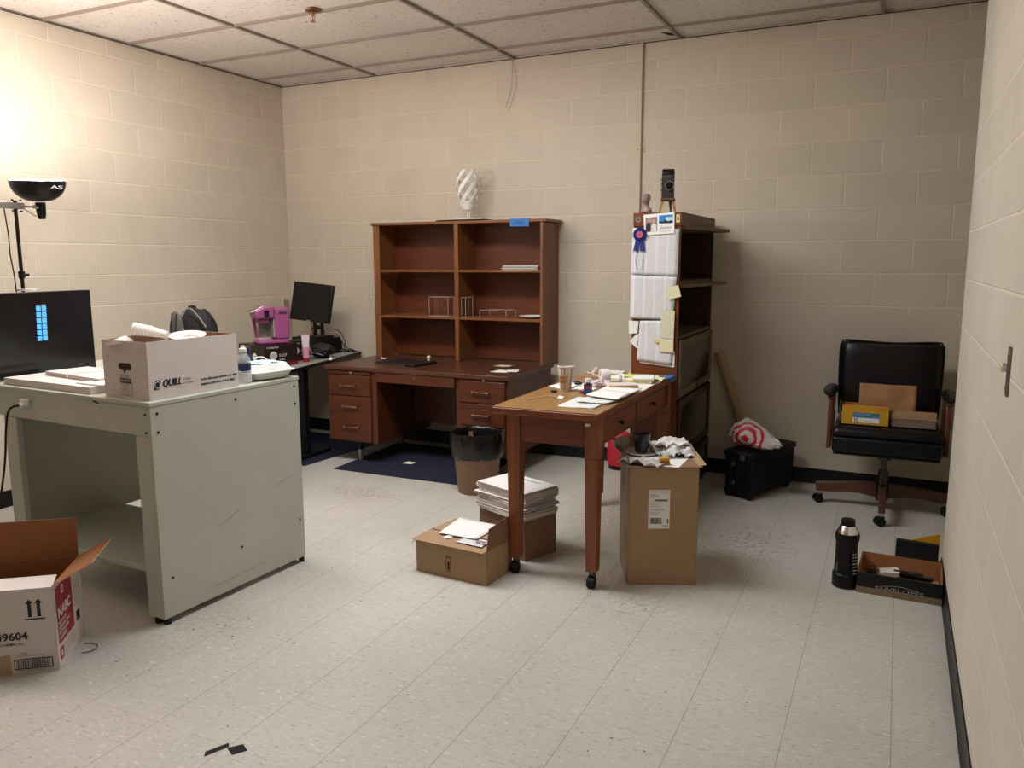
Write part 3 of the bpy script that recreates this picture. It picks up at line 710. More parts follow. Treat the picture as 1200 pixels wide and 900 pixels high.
# side print (x = 0 face, outward +x)
M_red = plain('label_red', '#9c2331', .6, var=.04)
sx = .0004
MB().box(sx, sx+.0004, .022, .195, .085, .300).build('red_label', M_red, t)
lettering('NABC', M_white_ink, t, (sx+.0005, .035, .180), (0, 1, 0), (0, 0, 1), width=.135, height=.040, bold=.04)
for i, (s, ww) in enumerate((('NON-ACID', .085), ('DISINFECTANT', .125), ('BATHROOM', .10), ('CLEANER', .08))):
    lettering(s, M_white_ink, t, (sx+.0005, .03, .157-i*.0195), (0, 1, 0), (0, 0, 1), width=ww, height=.0135, bold=.02)
MB().box(sx+.0005, sx+.0010, .085, .105, .258, .288).build('logo_square', M_white_ink, t)
MB().prism([(.090, .265), (.100, .265), (.098, .281), (.092, .281)], sx+.0011, sx+.0015, 'x').build('logo_mark', M_red, t)
MB().box(sx, sx+.0004, .022, .062, .025, .070).build('hazard_mark', M_red, t)
MB().prism([(.034, .036), (.05, .036), (.046, .06), (.038, .06)], sx+.0005, sx+.0009, 'x').build('hazard_symbol', M_white_ink, t)
for i in range(4): lettering('READ THE LABEL BEFORE USE', M_red, t, (sx, .07, .066-i*.011), (0, 1, 0), (0, 0, 1), width=.115, height=.005)
for i in range(9): lettering('DIRECTIONS FOR USE', M_ink, t, (sx, .215, .245-i*.012), (0, 1, 0), (0, 0, 1), width=.065, height=.004)
MB().box(sx, sx+.0004, .225, .262, .085, .125).build('small_barcode', M_ink, t)
tag(MB().tube([(2.03, -3.60, .004), (2.07, -3.585, .004), (2.10, -3.60, .004), (2.11, -3.635, .004), (2.09, -3.66, .004)], .0018, n=5).build('rubber_band', plain('brown_rubber', '#5a3a22', .6)), 'broken brown rubber band on the floor beside the white shipping carton', 'rubber band')
for i, (pts, lb) in enumerate(((((3.005, -3.93), (3.035, -3.86), (3.02, -3.846), (2.99, -3.91)), 'left piece of black tape stuck on the floor in the foreground'), (((3.035, -3.868), (3.065, -3.832), (3.10, -3.85), (3.075, -3.888)), 'right piece of black tape stuck on the floor in the foreground'))):
    o = MB().prism(list(pts) if i else [pts[0], pts[1], pts[2], pts[3]], .0003, .0012).build('floor_tape', M_blackmat); tag(o, lb, 'tape')

rr = random.Random(21); mb = MB()
for i in range(46):
    x = rr.uniform(2.2, 4.6); y = rr.uniform(-3.9, -1.1); a_ = rr.uniform(0, 6.28); l_ = rr.uniform(.003, .010)
    if 3.1 < x < 3.2 and y > -2.5: continue
    mb.bar((x, y, .0008), (x+l_*math.cos(a_), y+l_*math.sin(a_), .0008), rr.uniform(.0015, .004), .0010)
for x, y in ((2.37, -3.26), (2.40, -3.25), (2.31, -3.33), (2.44, -3.16), (2.50, -3.31)): mb.bar((x, y, .0008), (x+.009, y+.004, .0008), .0035, .0010)
o = tag(mb.build('floor_debris', plain('dark_debris', '#3a3028', .8)), 'scattered dark specks of debris lying on the floor tiles', 'debris'); o['kind'] = 'stuff'
# ------------------------------------------------------------------ floor mats
M_mat = plain('navy_floor_mat', '#10172f', .85, bump=.5, bscale=120, var=.15, vscale=9)
for i, (pts, lb) in enumerate((([(1.24, -1.06), (2.30, -1.045), (2.30, -.16), (1.20, -.16)], 'navy blue floor mat lying under the walnut desk and wastebasket'), ([(.05, -1.16), (.995, -1.075), (1.075, -.14), (.05, -.14)], 'navy blue floor mat under the grey table in the corner'))):
    o = MB().prism(pts, .0005, .006).build('floor_mat', M_mat, bevel=.002); tag(o, lb, 'mat')
o = MB().prism([(-.04, -.028), (.035, -.03), (.042, .026), (-.03, .03)], 0, .002).build('torn_paper', M_paper); o.location = (1.645, -.70, .0062); tag(o, 'small white torn paper scrap on the navy mat before the desk', 'paper scrap')

# ------------------------------------------------------------------ walnut desk
X0, X1, YF, YB, HT = 1.035, 2.535, -.87, -.10, .716
t = thing('desk', 'walnut pedestal desk with worn top and metal tipped legs under the hutch', 'desk', (X0, YF, 0))
W = X1-X0; D = YB-YF
MB().box(0, W, 0, D, HT-.028, HT).build('desktop', M_desktop, t, bevel=.003)
def handle(parent, cx, z, w=.115, y=-.012):
    k = MB(); k.box(-w/2, w/2, -.024, -.016, -.004, .004)
    for s_ in (-1, 1): k.box(s_*w/2-.007, s_*w/2+.007, -.026, 0, -.008, .008)
    o = k.build('handle', M_handle, parent, bevel=.002); o.location = (cx, y, z); return o
M_handle = plain('worn_bronze_handle', (.42, .27, .2), .32, metal=1)
PB = .158   # bottom of the pedestals
pedL = (0.012, .445); pedR = (1.095, W-.012)
for px0, px1 in (pedL, pedR):
    p_ = MB().box(px0, px1, .024, D-.02, PB, HT-.0285).build('pedestal', M_deskwoodz, t, bevel=.002)
MB().box(pedL[1], pedR[0], .52, .54, .24, HT-.0285).build('modesty_panel', M_deskwood, t)
MB().box(pedL[1]+.0005, pedR[0]-.0005, .024, .5, HT-.075, HT-.029).build('apron', M_deskwood, t)
# drawers
for (px0, px1, rows) in ((.03, .40, ((.505, .650), (.17, .497))), (1.125, 1.47, ((.525, .672), (.370, .517), (.175, .362)))):
    for z0, z1 in rows:
        dr = MB().box(px0, px1, .008, .0238, z0, z1).build('drawer', M_deskwood, t, bevel=.003)
        if z1-z0 > .25:
            handle(dr, (px0+px1)/2+.01, .425, y=.008); handle(dr, (px0+px1)/2+.02, .275, y=.008)
        else: handle(dr, (px0+px1)/2, (z0+z1)/2, y=.008)
for (px0, px1) in ((.03, .40), (1.125, 1.47)):
    sl = MB().box(px0, px1, .012, .0238, .658 if px0 < 1 else .6745, .684).build('pullout_board', M_deskwood, t, bevel=.002)
    MB().cyl(((px0+px1)/2+.02, .012, .673 if px0 < 1 else .68), ((px0+px1)/2+.02, .0, .673 if px0 < 1 else .68), .007, .010, n=14).build('knob', M_steel, sl)
dr = MB().box(.452, 1.09, .006, .0238, HT-.10, HT-.031).build('drawer', M_deskwood, t, bevel=.003)
MB().cyl((.77, .006, HT-.055), (.77, .003, HT-.055), .008, n=16).build('lock', M_brass, dr)
for x, y in ((.235, .10), (.235, .64), (1.28, .10), (1.28, .64)):
    lg = MB().lathe([(.001, .0), (.013, .0), (.02, .09), (.026, PB-.001), (.001, PB-.001)], (x, y, 0), 20).build('leg', M_black, t)
    MB().lathe([(.0135, .0005), (.0145, .0005), (.0212, .088), (.0202, .088)], (x, y, 0), 20).build('ferrule', plain('satin_ferrule', (.5, .47, .43), .35, metal=1), lg)
# ------------------------------------------------------------------ hutch on the desk
hx0, hx1, hy0, hy1, hz0, hz1 = 1.098, 2.532, -.30, -.015, HT+.001, 1.735
t = thing('bookcase_hutch', 'open reddish brown wooden hutch with six compartments standing on the walnut desk', 'shelf', (hx0, hy0, hz0))
W = hx1-hx0; D = hy1-hy0; HH = hz1-hz0
MB().box(-.012, W+.03, -.012, D+.004, HH, HH+.02).build('top', M_hutch, t, bevel=.003)
for x in (0, W-.022): MB().box(x, x+.022, 0, D, 0, HH-.0005).build('side_panel', M_hutchz, t, bevel=.002)
MB().box(.0225, .056, 0, .012, .0, HH-.001).build('stile', M_hutchz, t, bevel=.001)
MB().box(.718, .752, .001, D-.012, .0, HH-.001).build('divider', M_hutchz, t, bevel=.002)
for x0, x1 in ((.057, .7175), (.7525, W-.0225)):
    for z in (.315, .665): MB().box(x0, x1, .003, D-.012, z, z+.018).build('shelf', M_hutch, t, bevel=.002)
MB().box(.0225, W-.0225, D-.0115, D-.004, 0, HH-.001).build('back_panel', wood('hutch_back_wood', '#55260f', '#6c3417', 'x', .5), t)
MB().box(.0225, .03, .02, D-.02, 0, .02).build('cleat', M_hutchz, t)
# things on the hutch
t = thing('table_lamp', 'white lamp with spiral slatted vase shape standing on top of the hutch', 'lamp', (1.865, -.165, 1.757+.004))
HZ = 1.7565
t.location = (1.865, -.165, HZ+.0082)
MB().lathe([(.001, 0), (.108, 0), (.112, .005), (.104, .013), (.02, .018), (.001, .018)], n=40).build('base', M_white, t)
MB().cyl((-.006, 0, .017), (-.006, 0, .08), .0035, n=10).cyl((.012, 0, .017), (.012, 0, .08), .0035, n=10).build('stem', M_white, t)
def vr(k):   # vase radius along height 0..1
    return .040+.048*math.sin(min(1, k*1.35)*PI/2)**.8-.018*max(0, k-.55)**1.2/.45
zb, zt = .076, .362
MB().lathe([(.001, zb), (.03, zb)]+[(vr(k/8*.22), zb+(zt-zb)*k/8*.22) for k in range(9)]+[(vr(.22)-.004, zb+(zt-zb)*.22), (.028, zb+.006), (.001, zb+.006)], n=40).build('shade', M_white, t)
for i in range(6):
    mb = MB()
    def fn(u, v, i=i):
        k = .16+.84*v; th = 2*PI*i/6+u*.50+v*2.5
        r_ = vr(k)+.001
        return (r_*math.cos(th), r_*math.sin(th), zb+(zt-zb)*k)
    mb.grid(fn, 5, 30); mb.build('slat', M_white, t, solid=.003)
MB().box(-.20, .20, -.13, .13, 0, .008).build('x', M_blackmat).name = 'lamp_tray'
o = bpy.data.objects['lamp_tray']; o.location = (1.865, -.165, HZ); tag(o, 'thin black tray under the white spiral lamp on the hutch', 'tray')
t = thing('masking_tape_label', 'blue tape label with handwriting stuck over the front edge of the hutch top', 'tape', (2.36, -.3135, 1.757))
M_blue = plain('blue_painters_tape', '#2f74bd', .6)
MB().box(-.078, .072, -.0012, 0, -.052, .001).box(-.074, .074, -.001, .04, .0005, .0016).build('tape_strip', M_blue, t)
lettering('STORAGE', M_navyink, t, (-.05, -.0013, -.032), (1, 0, 0), (0, 0, 1), width=.08, height=.015, shear=.2)
S1, S2 = HT+.001+.665+.018, HT+.001+.315+.018
def stack(name, label, x, y, z, w, d, hs, rz, mats, cat='papers'):
    mb = MB(); zz = 0
    for i, hh in enumerate(hs):
        j = random.uniform(-.012, .012); k = random.uniform(-.006, .006); mb.mi = i % len(mats)
        mb.box(-w/2+j, w/2+j, -d/2+k, d/2+k, zz, zz+hh-.0005); zz += hh
    o = mb.build(name, mats, None, bevel=.001, seg=1); o.location = (x, y, z+.0003); o.rotation_euler = (0, 0, R(rz)); return tag(o, label, cat)
stack('paper_pile', 'small pile of white papers on the upper right shelf of the hutch', 2.33, -.17, S1, .27, .20, (.008, .006, .009, .007, .006), 5, [M_paper, M_cardwhite, plain('grey_paper', '#a8a6a3', .8)])
o = stack('paper_plate_pair', 'white paper plate lying at the right end of the middle hutch shelf', 2.40, -.17, S2, .02, .02, (.001,), 0, [M_paper], 'plate')
bpy.data.objects.remove(o)
o = MB().lathe([(.001, 0), (.07, 0), (.085, .01), (.105, .016), (.105, .018), (.084, .0125), (.069, .003), (.001, .003)], n=40).build('paper_plate', M_white); o.location = (2.395, -.16, S2+.0004); tag(o, 'white paper plate lying at the right end of the middle hutch shelf', 'plate')
M_acr = plain('frosted_acrylic_edge', '#c9bdb0', .2)
M_acrf = glassy('clear_acrylic', (.96, .95, .95), .02, 1.2, .35)
def acrylic(name, label, x, y, z, w, d, h_, legs=False, rz=0):
    t = thing(name, label, 'holder', (x, y, z+.0003), rz)
    e = .002; ed = MB()
    for (p, q) in (((-w/2, 0), (w/2, 0)), ((-w/2, d), (w/2, d)), ((-w/2, 0), (-w/2, d)), ((w/2, 0), (w/2, d))):
        ed.bar((p[0], p[1], h_), (q[0], q[1], h_), e, e)
        if not legs: ed.bar((p[0], p[1], .001), (q[0], q[1], .001), e, e)
    for px in (-w/2, w/2):
        for py in (0, d): ed.bar((px, py, 0), (px, py, h_), e, e, up=(0, 1, 0))
    ed.build('edges', M_acr, t)
    pn = MB()
    if legs: pn.box(-w/2, w/2, 0, d, h_-.001, h_)
    else:
        pn.box(-w/2+.001, w/2-.001, .0, .001, 0, h_).box(-w/2, -w/2+.001, .001, d, 0, h_).box(w/2-.001, w/2, .001, d, 0, h_).box(-w/2+.001, w/2-.001, d-.001, d, 0, h_)
    pn.build('panel', M_acrf, t)
acrylic('acrylic_holder', 'clear acrylic brochure holder on the middle left hutch shelf', 1.665, -.28, S2, .165, .09, .145)
acrylic('acrylic_holder', 'narrow clear acrylic sign holder just right of the hutch divider', 1.875, -.27, S2, .035, .11, .145)
acrylic('acrylic_riser', 'low clear acrylic display riser on the middle right hutch shelf', 2.12, -.27, S2, .225, .14, .055, True, -4)
# things on the desk top
DZ = HT+.0003
t = thing('laptop', 'closed black laptop lying on the left of the walnut desk', 'laptop', (1.545, -.56, DZ), -8)
MB().box(-.19, .19, -.13, .13, .001, .012).build('body', M_black, t, bevel=.003)
MB().box(-.188, .188, -.128, .128, .0125, .019).build('lid', plain('laptop_lid', (.02, .018, .02), .28), t, bevel=.003)
MB().box(-.18, .10, -.1312, -.1302, .004, .008).build('port_strip', M_steel, t)
for x in (-.15, .15):
    for y in (-.1, .1): MB().cyl((x, y, 0), (x, y, .001), .008, n=12).build('foot', M_rubber, t)
t = thing('desk_bell', 'tiny cream round knob ornament on the desk behind the laptop', 'ornament', (1.60, -.33, DZ))
MB().lathe([(.001, 0), (.012, 0), (.014, .006), (.009, .012), (.001, .012)], n=20).build('base', plain('cream_ceramic', '#d8d3a8', .35), t)
MB().ell((0, 0, .024), (.017, .017, .015), 20, 12).build('ball', plain('cream_ceramic', '#d8d3a8', .35), t)
sheet('paper_slip', 'white overlapping papers lying near the right front corner of the walnut desk', 'paper', [(2.31, -.70), (2.45, -.69), (2.47, -.60), (2.35, -.58)], DZ, M_paper)
sheet('paper_slip', 'folded white paper overlapping the others at the right desk corner', 'paper', [(2.43, -.70), (2.515, -.67), (2.47, -.56), (2.40, -.60)], DZ+.006, M_paper, seed=4)
sheet('paper_slip', 'cream coloured note lying behind the white papers on the desk', 'paper', [(2.20, -.42), (2.31, -.41), (2.33, -.33), (2.22, -.34)], DZ, plain('cream_paper', '#d9cfae', .8), seed=3)
sheet('paper_scrap', 'little white scrap on the desk left of the laptop', 'paper scrap', [(1.19, -.38), (1.24, -.39), (1.25, -.365), (1.20, -.36)], DZ, M_paper, curl=.01)
sheet('paper_scrap', 'small grey scrap behind the laptop on the desk', 'paper scrap', [(1.30, -.42), (1.35, -.42), (1.35, -.395), (1.30, -.395)], DZ, plain('grey_paper', '#a8a6a3', .8), seed=2)

# ------------------------------------------------------------------ grey table along the left wall
TZ = .72
t = thing('table', 'grey laminate table with black edge and black legs in the corner', 'table', (0, 0, 0))
M_lam = plain('grey_laminate', '#9a938d', .5, var=.03)
poly = [(.03, -1.95), (1.155, -1.95), (.755, -.03), (.03, -.03)]
MB().prism(poly, TZ-.004, TZ).build('tabletop', M_lam, t)
MB().prism([(p[0]+(.002 if p[0] > .5 else -.002), p[1]) for p in poly], TZ-.028, TZ-.0045).build('edge_band', M_black, t, bevel=.003)
for x, y in ((.86, -.90), (.16, -.9)):
    MB().box(x-.028, x+.028, y-.028, y+.028, .062, TZ-.029).build('leg', M_black, t, bevel=.004)
    MB().box(x-.03, x+.03, y-.26, y+.26, .006, .04).build('foot_bar', M_black, t, bevel=.008)
    MB().box(x-.027, x+.027, y-.027, y+.027, .0405, .0615).build('foot_collar', M_black, t)
MB().box(.189, .831, -.92, -.88, .5, .56).build('stretcher', M_black, t, bevel=.003)

# coffee box packs
M_sbux = plain('dark_brown_box', '#21130f', .45, var=.08)
M_sbred = plain('dark_red_band', '#6a1420', .45)
def pods(x, y, w, d, h_, rz, label):
    t = thing('coffee_pod_box', label, 'box', (x, y, TZ+.0005), rz)
    MB().box(-w/2, w/2, -d/2, d/2, 0, h_).build('carton', M_sbux, t, bevel=.002)
    MB().box(w/2+.0002, w/2+.0006, -d/2+.003, d/2-.003, .004, .03).build('red_band', M_sbred, t)
    for (o_, ux, n_) in (((w/2+.0006), (0, 1, 0), 'x'), ((-d/2-.0006), (1, 0, 0), 'y')):
        cy = -d/2+.075 if n_ == 'x' else w/2-.12
        if n_ == 'x':
            MB().cyl((o_, cy, h_*.52), (o_+.0006, cy, h_*.52), .03, n=28).build('roundel', M_white_ink, t)
            rg = MB()
            rg.tube([(o_+.001, cy+.021*math.cos(a), h_*.52+.021*math.sin(a)) for a in [i*PI/10 for i in range(21)]], .0012, n=5, res=1)
            for q in range(5): rg.bar((o_+.001, cy-.012+.006*q, h_*.52-.014), (o_+.001, cy-.012+.006*q, h_*.52+.012), .0018, .0008, up=(1, 0, 0))
            rg.build('roundel_mark', M_sbux, t)
            lettering('STARBUCKS', M_white_ink, t, (o_, -d/2+.02, h_-.022), ux, (0, 0, 1), width=.10, height=.011)
            lettering('K-CUP', M_white_ink, t, (o_, -d/2+.125, h_*.45), ux, (0, 0, 1), width=.06, height=.02)
            lettering('DARK', M_white_ink, t, (o_, -d/2+.125, h_*.28), ux, (0, 0, 1), width=.045, height=.012)
        else:
            MB().cyl((cy, o_+.0004, h_*.45), (cy, o_-.0003, h_*.45), .028, n=28).build('roundel', M_white_ink, t)
            lettering('STARBUCKS', M_white_ink, t, (-w/2+.02, o_, h_-.022), ux, (0, 0, 1), width=.11, height=.011)
            MB().box(-.02, -.005, o_, o_+.0005, .02, h_-.005).build('blue_stripe', plain('blue_stripe', '#2f3f8a', .5), t)
    return t
pods(.665, -1.035, .32, .28, .155, -14, 'dark coffee pod carton nearer the camera under the pink coffee maker')
pods(.66, -.765, .14, .2, .15, -14, 'dark coffee pod carton behind, against the hand cream tube')
# coffee maker
t = thing('coffee_maker', 'bright pink single serve coffee maker standing on a dark coffee box', 'coffee maker', (.70, -1.05, TZ+.1565), -32)
M_pink = plain('pink_gloss_plastic', '#93487c', .32, coat=.2)
M_pinkd = plain('deep_pink_plastic', '#82406d', .3)
MB().prism([(-.085, -.10), (.085, -.10), (.085, .12), (-.085, .12)], 0, .035).build('drip_base', M_pink, t, bevel=.015, seg=4)
MB().box(-.06, .06, -.09, .0, .0352, .04).build('drip_tray', plain('pinkish_grey_tray', '#a99a9f', .4), t, bevel=.002)
MB().box(-.082, .082, .02, .125, .0355, .262).build('body', M_pink, t, bevel=.014, seg=4)
MB().prism([(-.115, .1855), (.0195, .1855), (.0195, .272), (-.06, .272), (-.118, .235)], -.078, .078, 'x').build('brew_head', M_pink, t, bevel=.012, seg=4)
MB().prism([(-.085, .150), (-.015, .150), (-.005, .1845), (-.095, .1845)], -.05, .05, 'x').build('nozzle', M_pinkd, t, bevel=.006)
MB().prism([(-.145, .232), (-.11, .2365), (-.062, .2685), (.01, .2695), (.01, .279), (-.06, .279), (-.115, .245), (-.145, .24)], -.062, .062, 'x').build('handle', plain('silver_handle', (.62, .5, .52), .25, metal=.9), t, bevel=.003)
MB().box(.0785, .0805, -.055, -.02, .195, .245).build('button_panel', M_black, t)
MB().box(.0825, .084, .05, .105, .215, .232).build('grip_recess', plain('dark_recess', '#3b2230', .6), t)
x_ = -.082; MB().hexa([(x_, -.085, .0355), (x_+.016, -.085, .0355), (x_+.016, -.062, .0355), (x_, -.062, .0355), (x_, -.105, .1845), (x_+.016, -.105, .1845), (x_+.016, -.080, .1845), (x_, -.080, .1845)]).build('side_wing', M_pink, t, bevel=.004)
MB().box(-.078, -.070, -.062, .0195, .042, .184).build('grey_side', plain('warm_grey_side', '#8f8783', .4), t)
MB().box(-.064, .064, .012, .0195, .05, .183).build('splash_panel', plain('grey_splash_panel', '#9b9391', .4), t)
tag(MB().tube([(.60, -.93, TZ+.167), (.72, -1.24, TZ+.008), (.80, -1.235, TZ+.006), (.90, -1.16, TZ+.006), (.89, -.95, TZ+.005), (.84, -.70, TZ+.005), (.68, -.5, TZ+.006), (.5, -.2, TZ+.006)], .004).build('appliance_cord', M_black), 'black appliance cord running round the coffee boxes on the grey table', 'cord')
bpy.data.objects.remove(bpy.data.objects['appliance_cord'])
t = thing('hand_cream_tube', 'standing pink and white hand cream tube on the grey table', 'tube', (.815, -.80, TZ+.0005), 40)
def tube_mesh(z0, z1, k0, k1):
    mb = MB()
    def fn(u, v):
        th = 2*PI*u; k = k0+(k1-k0)*v; a_ = .024+.006*k; b2 = .024*(1-k)+.0015
        return (a_*math.cos(th), b2*math.sin(th), z0+(z1-z0)*v)
    return mb.grid(fn, 24, 8)
tube_mesh(.03, .11, 0, .45).build('tube_lower', plain('pink_print', '#c98aa0', .35), t)
tube_mesh(.1102, .205, .45, 1).build('tube_upper', plain('pale_pink_print', '#d8c5cc', .35), t)
MB().lathe([(.001, 0), (.021, 0), (.023, .029), (.001, .0295)], n=24).build('cap', plain('red_cap', '#9c1f33', .35), t)
t = thing('travel_mug', 'small white cup lid behind the cream tube on the grey table', 'cup', (.50, -.60, TZ+.0005))
MB().lathe([(.001, 0), (.032, 0), (.04, .11), (.042, .115), (.001, .115)], n=28).build('body', plain('white_cup', '#c9c0b8', .5), t)
MB().lathe([(.043, .116), (.043, .124), (.038, .134), (.001, .136)], n=28).build('lid', M_white, t)
# black equipment and small monitor
t = thing('desktop_printer', 'low black electronics case under the tilted monitor on the grey table', 'electronics', (.52, -.30, TZ+.0005), -18)
MB().box(-.20, .14, -.12, .13, .004, .13).build('housing', M_blackmat, t, bevel=.006)
MB().box(.1402, .142, -.1, .14, .03, .1).build('vent_panel', M_black, t)
for x in (-.15, .1):
    for y in (-.1, .1): MB().cyl((x, y, 0), (x, y, .004), .01, n=12).build('foot', M_rubber, t)
t = thing('camera_bag', 'lumpy black padded pouch lying in front of the black electronics case', 'bag', (.77, -.55, TZ+.0005), -20)
crumple(MB(), (0, 0, .06), (.10, .085, .055), 9, .14, 2.6, flat=-.058).build('pouch', plain('black_nylon', (.006, .006, .0065), .6, bump=.5, bscale=50), t)
MB().tube([(-.08, -.075, .09), (-.03, -.1, .07), (.04, -.098, .05), (.09, -.05, .03)], .007, n=6).build('strap', M_black, t)
MB().bar((-.03, -.105, .10), (.03, -.112, .04), .012, .005).build('zip_pull', M_steel, t)
t = thing('computer_monitor', 'black flat monitor switched off and tilted on its stand in the corner', 'monitor', (.52, -.33, TZ+.1315), 3)
mb = MB().box(-.19, .19, -.018, .018, -.155, .155)
Mt = Matrix.Translation((0, -.02, .285)) @ Matrix.Rotation(R(-9), 4, 'X') @ Matrix.Rotation(R(5), 4, 'Y')
hs = mb.build('housing', M_black, t, bevel=.004); hs.matrix_local = Mt
sc_ = MB().box(-.178, .178, -.0195, -.0182, -.140, .143).build('screen', plain('matt_off_screen', (.008, .0075, .007), .4, spec=.25), t); sc_.matrix_local = Mt
k = MB().box(-.018, .018, -.0205, -.0182, -.152, -.145).build('logo', M_steel, t); k.matrix_local = Mt
MB().bar((-.02, .035, .02), (-.01, .01, .19), .018, .03, up=(0, 1, 0)).bar((.05, .035, .02), (.06, .01, .19), .018, .03, up=(0, 1, 0)).bar((.0, .03, .08), (.05, .03, .08), .03, .01, up=(0, 1, 0)).build('neck', M_black, t, bevel=.003)
MB().prism([(-.11, -.07), (.11, -.09), (.12, .09), (-.1, .11)], 0, .018).build('base', M_black, t, bevel=.004)
MB().tube([(-.06, .03, .16), (-.06, .04, .08), (-.07, .06, .04), (-.1, .16, -.03)], .003, n=6).build('video_cable', M_black, t)
for i, (pts, lb) in enumerate((([(.55, -.12, .85), (.62, -.16, .86), (.68, -.18, .80), (.66, -.10, .75), (.70, -.06, .73), (.62, -.05, .728), (.57, -.06, .73)], 'looped black cable hanging behind the tilted monitor'),
        ([(.45, -.09, .90), (.58, -.1, .89), (.66, -.12, .80), (.64, -.11, .728), (.72, -.10, .726), (.755, -.09, .726)], 'black cable trailing to the desk corner behind the monitor'),
        ([(.42, -.08, .88), (.35, -.09, .93), (.30, -.1, .88), (.38, -.1, .80), (.30, -.14, .745), (.2, -.18, .728)], 'black cable curled left of the tilted monitor'),
        ([(.66, -.07, .724), (.60, -.16, .724), (.68, -.17, .724), (.745, -.13, .724), (.735, -.07, .724), (.68, -.06, .724)], 'flat loop of black cable lying on the end of the grey table'))):
    tag(MB().tube(pts, .0035, n=6).build('cable', M_black), lb, 'cable')
sheet('tissue_scrap', 'small white tissue scrap on the grey table next to the desk', 'paper scrap', [(.87, -.62), (.93, -.66), (.94, -.61), (.88, -.58)], TZ+.0003, M_paper, curl=.02)
t = thing('wall_outlet_box', 'small painted outlet box on the corner of the left wall', 'outlet', (0.001, -.10, 1.08))
MB().box(0, .03, -.04, .04, -.08, .08).build('box', M_cond, t, bevel=.004); MB().box(.0302, .032, -.03, .03, -.06, .06).build('cover', plain('steel_cover', (.4, .37, .33), .4, metal=.8), t)
# backpack on the table behind the carton
t = thing('backpack', 'black and grey backpack slumped on the grey table behind the printed carton', 'bag', (.655, -1.70, TZ+.0005), 20); t.scale = (.88, .9, 1)
M_bag = plain('black_bag_fabric', (.006, .0065, .008), .75, bump=.5, bscale=60)
mb = MB(); a = MB(); a.ell((0, 0, 0), (1, 1, 1), 36, 22); vs = []
for p in a.v:
    v_ = Vector(p); p_ = 2.6
    q = (abs(v_.x)**p_+abs(v_.y)**p_+abs(v_.z)**p_)**(-1/p_); v_ = v_*q
    v_ *= 1+.07*noise.noise(v_*2.2+Vector((3, 1, 4)))+.03*noise.noise(v_*6)
    zz = v_.z*.222+.222; k_ = zz/.444
    vs.append((v_.x*(.17-.035*k_**3)+.03*k_, v_.y*(.11-.03*k_**2), max(.0, zz)))
mb.add(vs, a.f, True); mb.build('main_compartment', M_bag, t)
MB().tube([(-.02, -.115, .30), (-.03, -.12, .40), (.02, -.09, .45), (.09, -.10, .40), (.15, -.11, .33)], .006, n=8).build('piping', plain('grey_piping', '#77756f', .6), t)
mb = crumple(MB(), (-.07, -.112, .30), (.055, .035, .13), 2, .06, 2); mb.build('grey_pocket', plain('grey_bag_fabric', '#55544f', .7, bump=.4), t)
for x in (-.09, -.055): MB().tube([(x, -.15, .21), (x, -.157, .32), (x+.003, -.14, .42)], .004, n=6).build('seam', M_bag, t)
MB().tube([(-.04, .02, .432), (-.035, .015, .452), (.01, .01, .455), (.02, .01, .43)], .009, n=8).build('grab_handle', M_bag, t)

# ------------------------------------------------------------------ wastebasket
t = thing('wastebasket', 'brown plastic wastebasket lined with a black bag beside the desk', 'wastebasket', (2.425, -1.10, 0))
t.scale = (1.08, 1.08, 1.04)
M_tan = plain('brown_plastic', '#84624a', .5, var=.03)
MB().lathe([(.001, .003), (.112, .0), (.116, .004), (.148, .34), (.15, .345), (.145, .345), (.112, .01), (.001, .008)], n=48).build('bin', M_tan, t)
mb = MB()
def fn(u, v):
    th = 2*PI*u
    n1 = noise.noise(Vector((math.cos(th)*3, math.sin(th)*3, v*2.5))); n2 = noise.noise(Vector((math.cos(th)*9, math.sin(th)*9, v*4+5)))
    prof = [(.152, .225), (.160, .25), (.164, .30), (.162, .350), (.155, .380), (.144, .372), (.138, .30), (.115, .16), (.05, .12), (.002, .115)]
    k = v*(len(prof)-1); i = min(int(k), len(prof)-2); f = k-i
    r_ = prof[i][0]*(1-f)+prof[i+1][0]*f; z = prof[i][1]*(1-f)+prof[i+1][1]*f
    amp = 1 if i < 6 else 1.6
    r_ = max(r_+.008*amp*n1+.005*n2, .002) if i < 8 else max(r_, .002)
    if i < 3: r_ = max(r_, .1405+(z-.2)*.03+.009)
    z += (.012*n1+.010*n2)*(1 if i < 2 else .4)
    return (r_*math.cos(th), r_*math.sin(th), z)
mb.grid(fn, 96, 30); mb.build('bag_liner', plain('glossy_black_bag', (.005, .005, .0055), .22, bump=1.0, bscale=22, spec=.45), t)
# ------------------------------------------------------------------ stacking bookcase beside the conduit
bx0, bx1, by0, by1, bz = 3.395, 3.668, -.975, -.085, 1.735
t = thing('barrister_bookcase', 'dark tall stacking bookcase with lifted doors and papers taped to its side', 'bookcase', (bx0, by0, 0))
W = bx1-bx0; D = by1-by0
MB().box(-.004, W+.006, -.004, D+.004, bz-.075, bz-.001).build('top_section', M_bookrail, t, bevel=.003)
MB().box(0, W, -.006, -.0042, bz-.075, bz-.0015).build('end_veneer', M_bookcase, t)
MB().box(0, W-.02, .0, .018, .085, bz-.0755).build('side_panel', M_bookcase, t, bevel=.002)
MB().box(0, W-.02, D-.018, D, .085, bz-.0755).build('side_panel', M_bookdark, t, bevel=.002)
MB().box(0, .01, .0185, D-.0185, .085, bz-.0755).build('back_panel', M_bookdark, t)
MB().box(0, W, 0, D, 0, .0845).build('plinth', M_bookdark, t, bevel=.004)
levels = [.085, .30, .675, 1.03, 1.345, bz-.0755]
for z in levels[1:-1]: MB().box(.0105, W-.004, .0185, D-.0185, z-.02, z).build('shelf', M_bookrail, t, bevel=.002)
